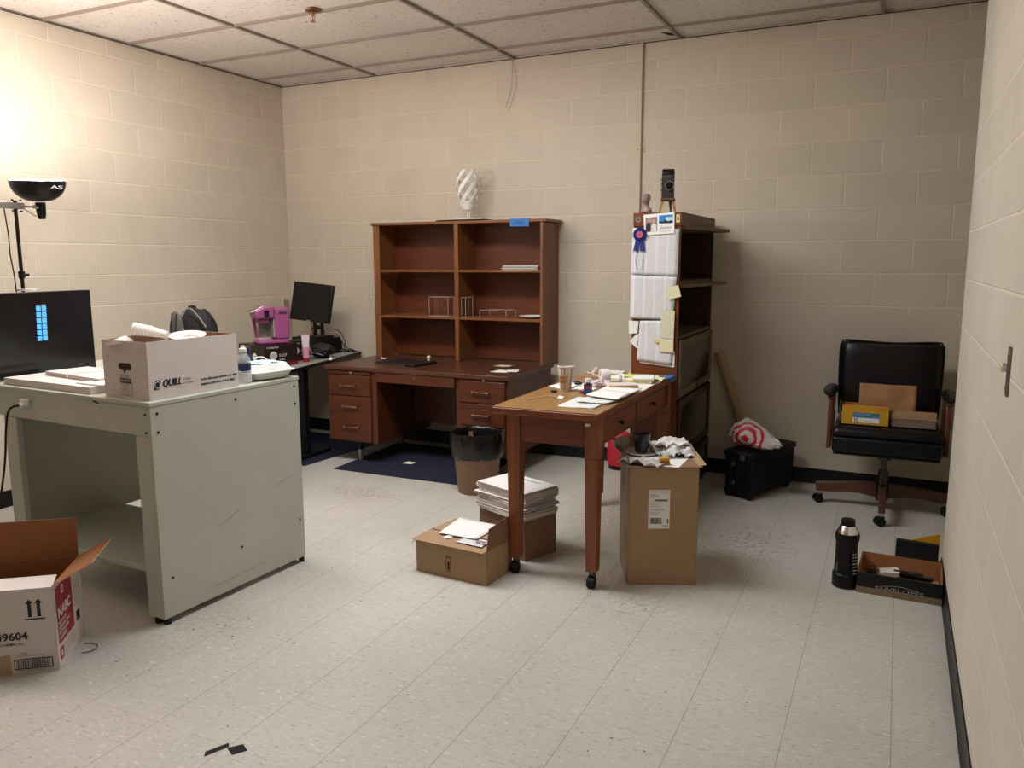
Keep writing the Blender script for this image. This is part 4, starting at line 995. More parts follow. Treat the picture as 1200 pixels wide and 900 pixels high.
for z in levels[1:-1]: MB().box(W-.0195, W, -.001, .0175, z-.03, z+.01).build('corner_block', M_bookcase, t, bevel=.001)
for y in (0, D-.018):
    MB().box(W-.0195, W, y, y+.018, .0855, bz-.076).build('front_stile', M_bookcase if y == 0 else M_bookdark, t, bevel=.0015)
M_glassdark = plain('dusty_door_glass', (.055, .045, .036), .12)
M_glassin = glassy('door_glass', (.8, .78, .74), .05, 1.3)
for z0, z1 in ((.087, .278), (.302, .653), (.677, 1.008)):
    fr = MB(); x = W+.0005
    fr.box(x, x+.016, .022, D-.022, z0, z0+.035).box(x, x+.016, .022, D-.022, z1-.04, z1).box(x, x+.016, .022, .06, z0+.035, z1-.04).box(x, x+.016, D-.06, D-.022, z0+.035, z1-.04)
    d_ = fr.build('door', M_bookrail if z0 > .5 else M_bookdark, t, bevel=.002)
    MB().box(x+.005, x+.009, .061, D-.061, z0+.036, z1-.041).build('pane', M_glassin, d_)
    MB().cyl((x+.016, D/2, z0+.018), (x+.03, D/2, z0+.018), .008, .011, n=14).build('knob', M_brass, d_)
# two doors slid in crookedly and sticking out
for z, y0_, out0, out1 in ((1.652, .03, .012, .115), (1.318, .03, .01, .105)):
    mb = MB()
    y1_ = D-.05
    mb.hexa([(.05, y0_, z-.010), (W+out0, y0_, z-.010), (W+out1, y1_, z-.010), (.05, y1_, z-.010), (.05, y0_, z+.010), (W+out0, y0_, z+.010), (W+out1, y1_, z+.010), (.05, y1_, z+.010)])
    d_ = mb.build('raised_door', M_bookrail, t, bevel=.003)
MB().box(W+.001, W+.02, .04, .20, 1.640, 1.662).build('latch_block', M_bookrail, t, bevel=.003)

# things on its side (facing the room): y just in front of the end panel
PY = by0-.0062-.0004
def pinned(name, label, cat, pts, y, mat, group=None, curl=.0, thick=.0007):
    """a sheet hanging on the bookcase end: outline in (x, z)"""
    cx = sum(p[0] for p in pts)/len(pts); cz = sum(p[1] for p in pts)/len(pts)
    mb = MB()
    if len(pts) == 4 and curl:
        P = [Vector((p[0]-cx, 0, p[1]-cz)) for p in pts]
        def fn(u, v):
            q = P[0].lerp(P[1], u).lerp(P[3].lerp(P[2], u), v)
            return (q.x, -curl*(1-v)**2*(.4+.6*abs(noise.noise(Vector((u*2, v*2, cx*9)))))*1.6-.0002, q.z)
        mb.grid(fn, 10, 12)
        o = mb.build(name, mat, None, solid=thick)
    else:
        mb.prism([(p[0]-cx, p[1]-cz) for p in pts], -thick, 0, 'y'); o = mb.build(name, mat)
    o.location = (cx, y, cz)
    return tag(o, label, cat, group)
M_cal = printed('list_print', '#d9d9dc', '#60626c', 'xz', .0062, .5, col=.062)
M_cal2 = printed('list_print_small', '#dcdde2', '#5d606c', 'xz', .005, .5, col=.07)
pinned('wall_chart', 'large white printed name chart taped to the upper end panel of the bookcase', 'chart', [(3.385, 1.385), (3.660, 1.375), (3.663, 1.640), (3.392, 1.650)], PY, M_cal, curl=.004)
pinned('wall_chart', 'second white printed chart hanging directly under the first one on the bookcase', 'chart', [(3.385, 1.130), (3.640, 1.128), (3.655, 1.372), (3.385, 1.382)], PY-.0009, M_cal, curl=.004)
pinned('list_sheet', 'lowest printed list with yellow highlighted lines on the bookcase end panel', 'paper', [(3.432, .885), (3.64, .868), (3.648, 1.125), (3.445, 1.118)], PY-.0010, M_cal2, curl=.008)
pinned('list_sheet', 'sheet showing at the edge behind the lowest printed list', 'paper', [(3.45, .872), (3.655, .855), (3.655, .95), (3.44, .95)], PY, M_paper)
M_hl = plain('yellow_highlight', '#d8cf6a', .7)
hl = MB()
for z in (1.03, 1.045, .985, .962): hl.box(3.455, 3.545, PY-.0135, PY-.0128, z, z+.0035)
hl = None
M_note = plain('pale_yellow_note', '#ddd8b4', .75, bump=.1)
M_noty = plain('yellow_note', '#d9cf7c', .75)
pinned('sticky_note', 'square cream sticky note tilted at the right edge beneath the second chart', 'sticky note', [(3.612, 1.245), (3.686, 1.262), (3.668, 1.328), (3.590, 1.305)], PY-.012, M_note)
pinned('sticky_note', 'long cream notepaper with handwriting on the right half of the lowest list', 'sticky note', [(3.572, 1.025), (3.650, 1.020), (3.652, 1.180), (3.575, 1.190)], PY-.014, printed('handwritten_note', '#dcd9c0', '#6f6a5a', 'xz', .011, .5))
pinned('sticky_note', 'blank yellow cream note below the handwritten one', 'sticky note', [(3.568, .945), (3.650, .943), (3.650, 1.018), (3.570, 1.022)], PY-.0155, M_note)
pinned('sticky_note', 'white square note sticking out left of the lowest list', 'sticky note', [(3.380, 1.04), (3.432, 1.045), (3.438, 1.115), (3.378, 1.118)], PY-.002, M_paper)
pinned('sticky_note', 'white diamond turned note at the left edge below the square one', 'sticky note', [(3.386, .995), (3.430, .955), (3.440, 1.040), (3.425, 1.040)], PY-.002, M_paper)
pinned('sticky_note', 'small yellow highlighted strip over the middle of the lowest list', 'sticky note', [(3.535, .998), (3.572, .996), (3.572, 1.016), (3.535, 1.018)], PY-.0145, M_noty)
# photo card
t = thing('photo_card', 'white photo card with a couple picture and a blue picture at the bookcase top', 'card', (3.545, PY-.005, 1.672))
MB().prism([(-.083, -.065), (.090, -.055), (.088, .062), (-.090, .050)], -.0012, 0, 'y').build('card', M_paper, t)
MB().prism([(-.076, -.047), (-.008, -.042), (-.010, .038), (-.078, .032)], -.0018, -.0013, 'y').build('couple_picture', plain('photo_grey', '#8b7f80', .4), t)
p_ = MB(); p_.prism([(-.074, -.045), (-.046, -.043), (-.048, .0), (-.056, .008), (-.072, .0)], -.0024, -.0019, 'y').build('dark_suit', plain('dark_suit', '#1d1c22', .5), t)
p_ = MB(); p_.prism([(-.044, -.043), (-.012, -.041), (-.014, -.008), (-.028, .004), (-.042, -.008)], -.0024, -.0019, 'y').build('white_dress', plain('white_dress', '#ddd7d8', .5), t)
for x, z in ((-.054, .018), (-.030, .014)): MB().cyl((x, -.0019, z), (x, -.0024, z), .010, n=18).build('face', plain('photo_skin', '#c39a86', .5), t)
MB().prism([(0, -.001), (.080, .001), (.079, .048), (.001, .044)], -.0018, -.0013, 'y').build('blue_picture', plain('photo_blue', '#2f83c4', .4), t)
MB().prism([(0.002, .001), (.078, .003), (.078, .014), (.05, .010), (.045, .03), (.035, .03), (.03, .010), (.002, .012)], -.0024, -.0019, 'y').build('dark_shapes', plain('photo_dark', '#12202a', .4), t)
MB().prism([(.035, .022), (.045, .035), (.078, .034), (.078, .018), (.05, .012)], -.0028, -.0025, 'y').build('light_shape', plain('photo_pale', '#bcd8e4', .4), t)
lettering('Jessica', plain('grey_script', '#77757a', .6), t, (.005, -.0013, -.036), (1, 0, .03), (0, 0, 1), width=.072, height=.022, shear=.4)
lettering('BACHELOR OF SCIENCE', plain('grey_script', '#77757a', .6), t, (.018, -.0013, -.046), (1, 0, .03), (0, 0, 1), width=.055, height=.005)
# award ribbon
t = thing('award_ribbon', 'navy blue award rosette with pink centre pinned near the bookcase top', 'ribbon', (3.437, PY-.006, 1.612))
M_rib = plain('navy_ribbon', '#1b2a7d', .4)
mb = MB()
def fn(u, v):
    th = 2*PI*u; r_ = .012+.028*v; return (r_*math.cos(th), -.004-.005*math.sin(th*18)*v, r_*math.sin(th))
mb.grid(fn, 144, 4); mb.build('rosette', M_rib, t, solid=.0008)
MB().cyl((0, -.006, 0), (0, -.0115, 0), .019, n=28).build('centre', plain('pink_button', '#c0606c', .4), t)
lettering('1st', M_rib, t, (-.009, -.0117, -.006), (1, 0, 0), (0, 0, 1), width=.018, height=.012)
for x0, x1 in ((-.012, -.026), (.010, .018)):
    MB().prism([(x1-.014, -.098), (x1, -.088), (x1+.016, -.102), (x0+.012, -.025), (x0-.012, -.025)], -.003, -.0015, 'y').build('streamer', M_rib, t)
for x in (-.015, .018): MB().tube([(x*.5, -.001, -.03), (x, -.004, -.09), (x*1.3-.004, -.003, -.15), (x*.8, -.004, -.20)], .0014, n=5).build('string', plain('grey_string', '#4c4a50', .6), t)
t = thing('round_badge', 'small round silver badge at the top left corner of the bookcase end', 'badge', (3.423, PY-.0003, 1.697))
MB().cyl((0, 0, 0), (0, -.003, 0), .0155, n=26).build('disc', plain('silver_badge', '#9a8f88', .35, metal=.3), t, bevel=.001)
mb = MB()
for i in range(6): mb.bar((0, -.0035, 0), (.012*math.cos(i*PI/3), -.0035, .012*math.sin(i*PI/3)), .002, .001, up=(0, 1, 0))
mb.build('emblem', M_blackmat, t)
t = thing('picture_tag', 'tiny cream picture tag with dark drawing at the top right of the bookcase end', 'tag', (3.653, PY-.0003, 1.698))
MB().box(-.011, .011, -.0014, 0, -.022, .022).build('tag', plain('cream_tag', '#d8bf86', .6), t)
MB().prism([(-.004, -.008), (.006, -.012), (.002, .012), (-.006, .006)], -.002, -.0015, 'y').build('drawing', M_blackmat, t)
o = MB().prism([(0, 0), (.014, .004), (.010, .018), (.0, .014)], -.001, 0, 'y').build('blue_tape_piece', M_blue)
bpy.data.objects.remove(o)

# bust and old camera on top of the bookcase
BZ = bz
t = thing('bust_figurine', 'small pinkish stone bust of a man standing on top of the bookcase', 'figurine', (3.452, -.93, BZ))
M_bust = plain('pink_stone', '#8f7470', .45, bump=.2, bscale=90, var=.1)
mb = MB()
rings = [(.0, .030, .020, 0), (.006, .034, .022, 0), (.020, .031, .020, 0), (.030, .020, .016, 0), (.036, .0125, .0125, -.001), (.044, .012, .012, -.002), (.052, .015, .018, -.003), (.060, .0175, .022, -.003), (.070, .0190, .0235, -.002), (.080, .0195, .024, 0), (.088, .018, .022, 0), (.095, .013, .016, .001), (.099, .004, .005, .001)]
vs = []; nn = 32
for z, rx, ry, oy in rings:
    for i in range(nn):
        th = 2*PI*i/nn; x = rx*math.cos(th); y = ry*math.sin(th)+oy
        if y < 0 and .052 < z < .09 and abs(x) < .006:
            y -= .006 if .060 < z < .072 else .0015     # nose and chin
        if y < -.01 and .071 < z < .082 and .004 < abs(x) < .012: y += .003   # eye sockets
        if z > .085 or (y > .004 and z > .07): x *= 1.06; y *= 1.05      # hair
        vs.append((x, y, z))
mb.add(vs, [(k*nn+i, k*nn+(i+1) % nn, (k+1)*nn+(i+1) % nn, (k+1)*nn+i) for k in range(len(rings)-1) for i in range(nn)]+[tuple(range(nn))[::-1], tuple((len(rings)-1)*nn+i for i in range(nn))], True)
for s_ in (-1, 1): mb.ell((s_*.0195, .002, .070), (.0025, .005, .008), 10, 8)
o = mb.build('body', M_bust, t, subsurf=1)
o.rotation_euler = (0, 0, R(-25)); t.scale = (1.15, 1.15, 1.1)
MB().ell((0, .004, .087), (.0195, .021, .013), 20, 12).build('hair', plain('stone_hair', '#7a615e', .6, bump=.6, bscale=160), t)
t = thing('vintage_camera', 'old black box camera with silver ringed lens standing on wooden legs', 'camera', (3.560, -.86, BZ), 12)
M_leather = plain('worn_camera_leather', '#2a2321', .55, bump=.5, bscale=140)
MB().box(-.033, .033, -.05, .05, .085, .205).build('body', M_leather, t, bevel=.004)
MB().prism([(-.052, .2055), (.050, .2055), (.044, .240), (-.030, .246), (-.052, .222)], -.034, .034, 'x').build('viewfinder_hood', M_black, t, bevel=.003)
MB().box(-.0345, -.0332, -.052, .052, .083, .215).build('side_trim', plain('worn_nickel', (.45, .42, .38), .35, metal=1), t)
MB().box(-.035, .035, -.0515, -.0502, .2045, .2085).build('front_trim', MATS['worn_nickel'], t)
MB().cyl((.010, -.0505, .150), (.010, -.066, .150), .026, n=32).build('lens_barrel', MATS['worn_nickel'], t, bevel=.002)
MB().cyl((.010, -.0662, .150), (.010, -.069, .150), .0215, n=32).build('lens', plain('dark_lens', (.01, .01, .012), .06), t)
for z in (.13, .165, .19): MB().cyl((-.0346, -.02, z), (-.042, -.02, z), .007, n=14).build('knob', MATS['worn_nickel'], t)
MB().box(-.038, .040, -.054, .052, .070, .0845).build('stand_plate', plain('leather_plate', '#5a4336', .6), t, bevel=.003)
M_legw = wood('light_leg_wood', '#8a5a2c', '#b27c40', 'z', .4)
for (x, y, dx, dy) in ((-.028, -.035, -.016, -.02), (.012, .03, .004, .02), (.030, -.03, .016, -.018)):
    MB().hexa([(x+dx-.004, y+dy-.004, 0), (x+dx+.004, y+dy-.004, 0), (x+dx+.004, y+dy+.004, 0), (x+dx-.004, y+dy+.004, 0), (x-.009, y-.008, .0695), (x+.009, y-.008, .0695), (x+.009, y+.008, .0695), (x-.009, y+.008, .0695)]).build('leg', M_legw, t, bevel=.001)

# ------------------------------------------------------------------ oak work table on casters
OZ = .81
ox0, ox1, oy0, oy1 = 3.145, 3.662, -2.30, -.99
t = thing('work_table', 'reddish oak work table on casters covered with papers in the middle', 'table', (ox0, oy0, 0))
W = ox1-ox0; D = oy1-oy0
MB().box(.006, W-.004, .006, D, OZ-.005, OZ).build('tabletop', M_oaktop, t, bevel=.002)
MB().box(0, W, 0, D, OZ-.034, OZ-.0053).build('edge_moulding', M_oakx, t, bevel=.004)
legs = ((.087, .078), (W-.040, .060), (.087, D-.075), (W-.040, D-.075))
for x, y in legs:
    lg = MB().taper((x, y), (.050, .050), .075, (x, y), (.064, .064), .60).taper((x, y), (.064, .064), .6001, (x, y), (.066, .066), OZ-.0345).build('leg', M_oak, t, bevel=.003)
    ca = MB().cyl((x, y, .055), (x, y, .0745), .016, n=16); ca.build('caster_stem', M_darkmetal, lg)
    MB().box(x-.014, x+.014, y-.022, y+.012, .044, .058).cyl((x-.016, y-.012, .026), (x+.016, y-.012, .026), .0255, n=24).cyl((x-.024, y-.012, .03), (x+.024, y-.012, .03), .005, n=10).build('caster_wheel', M_rubber, lg, bevel=.002)
MB().box(.122, W-.075, .055, .075, OZ-.165, OZ-.0345).build('apron', wood('oak_apron_front', '#5f2d16', '#7a3d1e', 'x', .35), t, bevel=.002)
MB().box(.122, W-.075, D-.095, D-.075, OZ-.165, OZ-.0345).build('apron', MATS['oak_apron_front'], t, bevel=.002)
MB().box(.080, .098, .112, D-.11, OZ-.165, OZ-.0345).build('apron', M_oakx, t, bevel=.002)
rl = MB().box(W-.040, W-.026, .095, D-.11, OZ-.165, OZ-.155).box(W-.040, W-.026, .095, D-.11, OZ-.044, OZ-.0345).box(W-.04, W-.026, .095, .115, OZ-.155, OZ-.044).box(W-.04, W-.026, .60, .64, OZ-.155, OZ-.044).box(W-.04, W-.026, D-.14, D-.11, OZ-.155, OZ-.044)
rl.build('drawer_rail', M_oakx, t, bevel=.001)
for y0_, y1_ in ((.118, .597), (.643, D-.143)):
    dr = MB().box(W-.04, W-.021, y0_, y1_, OZ-.152, OZ-.047).build('drawer', M_oakx, t, bevel=.003)
    MB().lathe([(.001, 0), (.006, .0), (.005, .008), (.012, .016), (.010, .022), (.001, .024)], (W-.021, (y0_+y1_)/2, OZ-.10), 18, Matrix.Rotation(PI/2, 3, 'Y')).build('knob', M_blackmat, dr)
MB().box(W-.07, W-.048, .025, .0268, OZ-.062, OZ-.05).build('sticker', M_note, t)

# clutter on the table
Z = OZ+.0004
t = thing('paper_cup', 'tall white paper cup with brown printed bands standing on the oak table', 'cup', (3.295, -1.765, Z))
MB().lathe([(.001, .001), (.026, 0), (.028, .003), (.040, .125), (.0385, .125), (.027, .005), (.001, .004)], n=36).build('cup', plain('cup_paper', '#d9d0c4', .6), t)
MB().lathe([(.0385, .1225), (.0425, .1245), (.0425, .128), (.0385, .1285)], n=36).build('rim', M_white, t)
k = MB()
for th in (-1.9, -1.45, -.4): 
    def fn(u, v, th=th):
        z = .008+.112*v; r_ = .0286+(.0400-.0284)*(z-.003)/.122+.0004; a_ = th+u*.22; return (r_*math.cos(a_), r_*math.sin(a_), z)
    k.grid(fn, 4, 4)
k.build('stripes', plain('mauve_print', '#9a8288', .6), t)
k = MB()
def fn(u, v):
    z = .045+.035*v; r_ = .0286+(.0400-.0284)*(z-.003)/.122+.0008; a_ = -2.5+u*1.5; return (r_*math.cos(a_), r_*math.sin(a_), z)
k.grid(fn, 14, 3); k.build('tan_band', plain('tan_print', '#b88f52', .6), t)
for a_ in (-1.95, -1.55):
    for z in (.052, .071):
        r_ = .0286+(.0400-.0284)*(z-.003)/.122+.0012
        MB().cyl((r_*math.cos(a_), r_*math.sin(a_), z), ((r_+.0006)*math.cos(a_), (r_+.0006)*math.sin(a_), z), .0052, n=12).build('dot_print', plain('brown_print', '#5e3b1c', .6), t)
t = thing('ink_bottle', 'dark square glass bottle with white cap and blue label on the oak table', 'bottle', (3.442, -1.835, Z), 20)
MB().box(-.021, .021, -.014, .014, .0, .055).build('glass', plain('dark_bottle_glass', (.02, .015, .02), .1), t, bevel=.004, seg=3)
MB().cyl((0, 0, .055), (0, 0, .063), .010, n=18).build('neck', MATS['dark_bottle_glass'], t)
MB().cyl((0, 0, .0632), (0, 0, .082), .0155, n=28).build('cap', M_white, t, bevel=.001)
MB().box(-.019, .019, -.0150, -.0143, .006, .028).build('blue_label', plain('label_blue', '#2b53a0', .5), t)
MB().box(-.019, .019, -.0150, -.0143, .030, .044).build('red_label', plain('label_dull_red', '#7c3a40', .5), t)
M_txt = printed('letter_print', '#e9e8e6', '#6c6c78', 'xy', .009, .45)
M_pho = printed('contact_sheet_print', '#dcdedb', '#3c3d42', 'xy', .03, .5)
sheet('contact_sheet', 'printed contact sheet with dark pictures at the near edge of the oak table', 'paper', [(3.43, -2.20), (3.60, -2.18), (3.60, -1.96), (3.42, -1.90)], Z, M_pho, seed=2)
sheet('contact_sheet', 'second printed picture sheet fanned under the white pages on the table', 'paper', [(3.47, -2.08), (3.625, -2.06), (3.64, -1.93), (3.48, -1.90)], Z+.006, M_pho, seed=6)
sheet('letter_page', 'white letter page lying behind the cup on the left of the oak table', 'paper', [(3.12+.035, -1.66), (3.25, -1.72), (3.33, -1.55), (3.20, -1.47)], Z, M_txt, seed=3)
sheet('letter_page', 'white letter page right behind the dark bottle', 'paper', [(3.31, -1.74), (3.42, -1.72), (3.42, -1.50), (3.30, -1.50)], Z+.0, M_paper, seed=5)
sheet('letter_page', 'large white page in front of the tan spined book at the table right edge', 'paper', [(3.47, -1.88), (3.65, -1.93), (3.655, -1.62), (3.47, -1.60)], Z+.012, M_paper, seed=7)
sheet('letter_page', 'white page with faint print beside the dark bottle', 'paper', [(3.475, -1.95), (3.655, -2.01), (3.65, -1.80), (3.48, -1.75)], Z+.018, M_txt, seed=8)
sheet('letter_page', 'white page further back along the right edge of the oak table', 'paper', [(3.56, -1.60), (3.658, -1.60), (3.656, -1.38), (3.55, -1.36)], Z+.0, M_paper, seed=9)
o = stack('index_card_pack', 'pack of yellow edged cards stacked near the back of the oak table', 3.575, -1.33, Z, .11, .15, (.006, .006, .008, .006, .008), 14, [M_note, M_paper, M_noty], 'cards')
o = stack('note_pad', 'yellow and white note pads heaped in the middle back of the table', 3.46, -1.27, Z, .16, .17, (.006, .005, .007), -10, [M_paper, M_noty, M_paper], 'notepad')
sheet('yellow_note', 'curling yellow note on top of the note pads', 'paper', [(3.44, -1.32), (3.54, -1.30), (3.55, -1.22), (3.46, -1.20)], Z+.019, M_noty, curl=.02, seed=3)
sheet('torn_note', 'cream torn note curling over the right rear edge of the oak table', 'paper', [(3.56, -1.19), (3.655, -1.25), (3.658, -1.17), (3.60, -1.12)], Z, M_note, curl=.025, seed=5)
stack('white_book', 'thin white booklet at the back edge of the oak table', 3.335, -1.06, Z, .095, .07, (.014,), 5, [M_paper], 'book')
stack('brown_pad', 'brown paper pad lying flat beneath the clutter at the table back', 3.30, -1.19, Z, .22, .16, (.004,), 2, [plain('tan_pad', '#a0825c', .8)], 'pad')
t = thing('bound_book', 'thick white book with tan marbled spine lying on the oak table papers', 'book', (3.535, -1.58, Z), 28)
MB().box(-.075, .075, -.05, .045, .0, .0235).build('pages', M_paper, t, bevel=.003)
MB().box(-.076, .076, -.0535, -.0505, .0, .0245).build('spine', plain('tan_marbled_spine', '#b3945c', .6, var=.25, vscale=60), t, bevel=.001)
MB().box(-.076, .076, -.05, .047, .0237, .0255).build('cover', M_cardwhite, t, bevel=.0005)
t = thing('ribbon_spool', 'white roll of gauze ribbon with pink tint lying on the oak table', 'roll', (3.385, -1.42, Z+.038), 35)
MB().lathe([(.014, -.024), (.036, -.024), (.038, -.018), (.038, .018), (.036, .024), (.014, .024), (.014, -.024)], n=36, rot=Matrix.Rotation(PI/2, 3, 'Y')).build('roll', plain('gauze_white', '#ded5d4', .7, bump=.6, bscale=40), t)
k = MB(); k.grid(lambda u, v: (-.02+.04*v, -.03-.09*u, -.030+.018*math.sin(u*7)*(1-u)-.005*u), 16, 2); k.build('loose_end', plain('pink_gauze', '#d5b9c4', .7), t, solid=.001)
t = thing('rolled_tag', 'small curled white label strip standing beside the gauze roll', 'label', (3.455, -1.345, Z), 10)
k = MB(); k.grid(lambda u, v: (.016*math.cos(u*5), .016*math.sin(u*5), .001+.038*v), 24, 3); k.build('strip', printed('strip_print', '#dcd9d2', '#33333a', 'zx', .008, .4), t, solid=.001)
tag(MB().tube([(3.165, -1.10, Z+.004), (3.19, -1.14, Z+.006), (3.22, -1.16, Z+.012), (3.235, -1.13, Z+.030), (3.215, -1.08, Z+.034), (3.20, -1.10, Z+.012), (3.24, -1.19, Z+.006), (3.28, -1.22, Z+.004), (3.31, -1.26, Z+.004)], .0035, n=7).build('looped_string', M_white), 'looped white cord at the back left of the oak table', 'cord')
tag(MB().tube([(3.235, -2.09, Z+.004), (3.27, -2.03, Z+.005), (3.285, -1.99, Z+.009), (3.32, -1.985, Z+.005), (3.335, -1.975, Z+.004)], .0028, n=6).build('twist_tie', plain('tan_twist', '#b79c74', .6)), 'thin bent tan twist tie lying on the front left of the oak table', 'tie')
sheet('white_tab', 'little white tab at the end of the tan twist tie', 'paper scrap', [(3.338, -1.985), (3.37, -1.99), (3.375, -1.955), (3.345, -1.95)], Z, M_paper, curl=.01)
o = crumple(MB(), (0, 0, .007), (.017, .012, .007), 3, .15, 3, 20, 12, flat=-.006).build('black_lump', M_black); o.location = (3.262, -1.84, Z); tag(o, 'small black plastic cap lying in front of the tall cup', 'cap')
o = crumple(MB(), (0, 0, .01), (.022, .014, .010), 4, .15, 3, 20, 12, flat=-.009).build('black_clip', M_black); o.location = (3.30, -1.60, Z+.006); tag(o, 'small black clip lying just behind the tall cup', 'clip')
o = crumple(MB(), (0, 0, .009), (.02, .012, .009), 5, .15, 3, 20, 12, flat=-.008).build('red_lump', plain('dull_red_plastic', '#9c3b40', .5)); o.location = (3.400, -1.80, Z); tag(o, 'dull red eraser lump just left of the dark bottle', 'eraser')
o = crumple(MB(), (0, 0, .016), (.034, .028, .016), 6, .3, 3, 30, 16, flat=-.015).build('crumpled_tissue', plain('pinkish_tissue', '#dcc8cf', .8)); o.location = (3.405, -1.60, Z+.007); tag(o, 'crumpled pinkish tissue between the bottle and the book', 'tissue')
o = MB().prism([(-.05, -.012), (.03, -.03), (.05, .01), (-.03, .03)], 0, .0015).build('blue_tape_strip', M_blue); o.location = (3.185, -1.44, Z); tag(o, 'blue tape strip on the left edge of the oak table', 'tape')
o = MB().prism([(-.055, -.05), (.006, -.055), (.006, .05), (-.03, .05)], 0, .0014).box(.0048, .0062, -.055, .05, -.028, .0014).build('blue_tape_strip', M_blue); o.location = (3.6580, -1.055, Z); tag(o, 'blue tape strip folded over the right rear corner of the oak table', 'tape')

# ------------------------------------------------------------------ low boxes and newspapers
t = thing('cardboard_box', 'low brown cardboard box with closed lid flap and a page on top', 'box', (2.797, -2.418, 0), -3.5)
w, d, h = .392, .235, .160
open_box(t, w, d, h, .004, M_card, M_card2)
# closed front flap + back flap, lightly sagging, and the tall right flap
MB().hexa([(-.012, -.018, h+.0005), (w-.012, -.016, h-.004), (w-.006, d*.62, h+.004), (-.004, d*.62, h+.006), (-.012, -.018, h+.0035), (w-.012, -.016, h-.001), (w-.006, d*.62, h+.007), (-.004, d*.62, h+.009)]).build('lid_flap', M_card, t, bevel=.0008)
MB().hexa([(.002, d*.55, h+.0105), (w-.008, d*.55, h+.0085), (w-.008, d+.06, h+.0065), (.012, d+.09, h+.0065), (.002, d*.55, h+.0135), (w-.008, d*.55, h+.0115), (w-.008, d+.06, h+.0095), (.012, d+.09, h+.0095)]).build('lid_flap', M_card, t, bevel=.0008)
MB().hexa([(w-.003, .0, h), (w, .0, h), (w, d-.002, h), (w-.003, d-.002, h), (w-.003, .022, h+.105), (w, .022, h+.105), (w, d-.002, h+.115), (w-.003, d-.002, h+.115)]).build('standing_flap', M_card2, t, bevel=.0008)
MB().hexa([(-.002, .004, h-.002), (.001, .004, h-.002), (.001, .10, h), (-.002, .10, h), (-.030, -.004, h-.028), (-.027, -.004, h-.028), (-.010, .05, h-.008), (-.013, .05, h-.008)]).build('side_flap', M_cardin, t, bevel=.0006)
MB().box(w+.0002, w+.0008, .11, .16, .0, h-.002).build('packing_tape', plain('clear_tan_tape', '#b08d62', .25), t)
pr = MB(); sy_ = -.0006
for (x0, x1, z0, z1) in ((.168, .196, .030, .033), (.168, .196, .105, .108), (.168, .171, .033, .105), (.193, .196, .033, .105)): pr.box(x0, x1, sy_, -.0001, z0, z1)
for z in (.098, .092): pr.box(.174, .189, sy_, -.0001, z, z+.0025)
pr.box(.177, .190, sy_, -.0001, .038, .08)
pr.build('handling_print', plain('faded_brown_ink', '#4c2c1c', .8), t)
bt_z = h+.0142
def on_box(pts, name, mat, z, extra=0):
    mb = MB().prism(pts, z, z+.0008); return mb.build(name, mat, t)
on_box([(.205, .035), (.345, .030), (.345, .115), (.215, .12)], 'shipping_label', printed('shipping_label_print', '#dfe0e2', '#222228', 'xy', .010, .5), h+.0088)
on_box([(.115, .055), (.150, .055), (.155, .105), (.125, .105)], 'small_label', M_paper, h+.0094)
for s_, x, y in (('CLASSIC', .278, .085), ('FILM', .288, .060)): lettering(s_, M_ink, t, (x, y, h+.0099), (1, -.15, 0), (0, 1, 0), width=.062, height=.018, bold=.02, shear=.2)
sheet('letter_page', 'handwritten white page lying on the low cardboard box', 'paper', [(2.875, -2.34), (3.085, -2.345), (3.10, -2.12), (2.86, -2.10)], h+.016, printed('handwritten_letter', '#ecebea', '#8b8b95', 'xy', .012, .45), curl=.004, seed=11)
# box 2 (brown, full of newspapers)
t = thing('cardboard_box', 'brown cardboard box filled with stacked newspapers behind the low box', 'box', (2.87, -2.035, 0), -22)
w, d, h = .345, .215, .205
b2 = open_box(t, w, d, h, .004, M_card2, M_cardin); b2.location = (0, 0, 0)
t.location = (2.900, -1.965, 0)
M_news = plain('newsprint', '#dedad7', .85, var=.04)
M_news2 = plain('pinkish_newsprint', '#c4b5ae', .85)
Tn = Matrix.Translation((2.900, -1.965, 0)) @ Matrix.Rotation(R(-22), 4, 'Z')
rnd = random.Random(11)
zz = .012; i = 0
while zz < .350:
    th = rnd.uniform(.012, .020)
    big = zz > .205
    ww = (.36 if big else .30) if i % 2 else (.34 if big else .295); dd = .235 if big else .19
    if zz+th > .352: break
    mb = MB(); nl = 5
    for q in range(nl):
        a_ = rnd.uniform(-.004, .004) if big else rnd.uniform(-.002, .002); b2_ = rnd.uniform(-.004, .004) if big else 0
        mb.mi = q % 2
        z0, z1 = q*th/nl, (q+1)*th/nl-.0004
        sag = .010 if big else 0
        def P(x, y, z): return (x, y, z)
        mb.box(-ww/2+a_, ww/2+a_, -dd/2+b2_, dd/2+b2_, z0, z1)
    # folded spine on the left
    mb.mi = 1; mb.cyl((-ww/2, -dd/2+.004, th/2), (-ww/2, dd/2-.004, th/2), th/2-.0008, n=12)
    if i < 99:
        p = Tn @ Vector((w/2+(rnd.uniform(-.010, .010) if big else 0), d/2+(rnd.uniform(-.008, .004) if big else 0), zz))
        top = zz+th+.012 > .352
        o = mb.build('newspaper', [M_news, M_news2], None, bevel=.0006, seg=1)
        o.location = p; o.rotation_euler = (0, 0, R(-22+(rnd.uniform(-4, 4) if big else 0)))
        tag(o, 'folded newspaper in the stack filling the brown box behind the low box', 'newspaper', 'newspapers stacked in the brown box')
        last = o
    zz += th+.0006; i += 1
last['label'] = 'topmost newspaper of the stack, printed front page facing up'; del last['group']
ztop = max(v.co.z for v in last.data.vertices)
k = MB().box(-.16, .16, -.112, .112, ztop+.0002, ztop+.001).build('front_page', printed('newspaper_print', '#e3e1df', '#5a5a62', 'xy', .008, .45, col=.055), last)
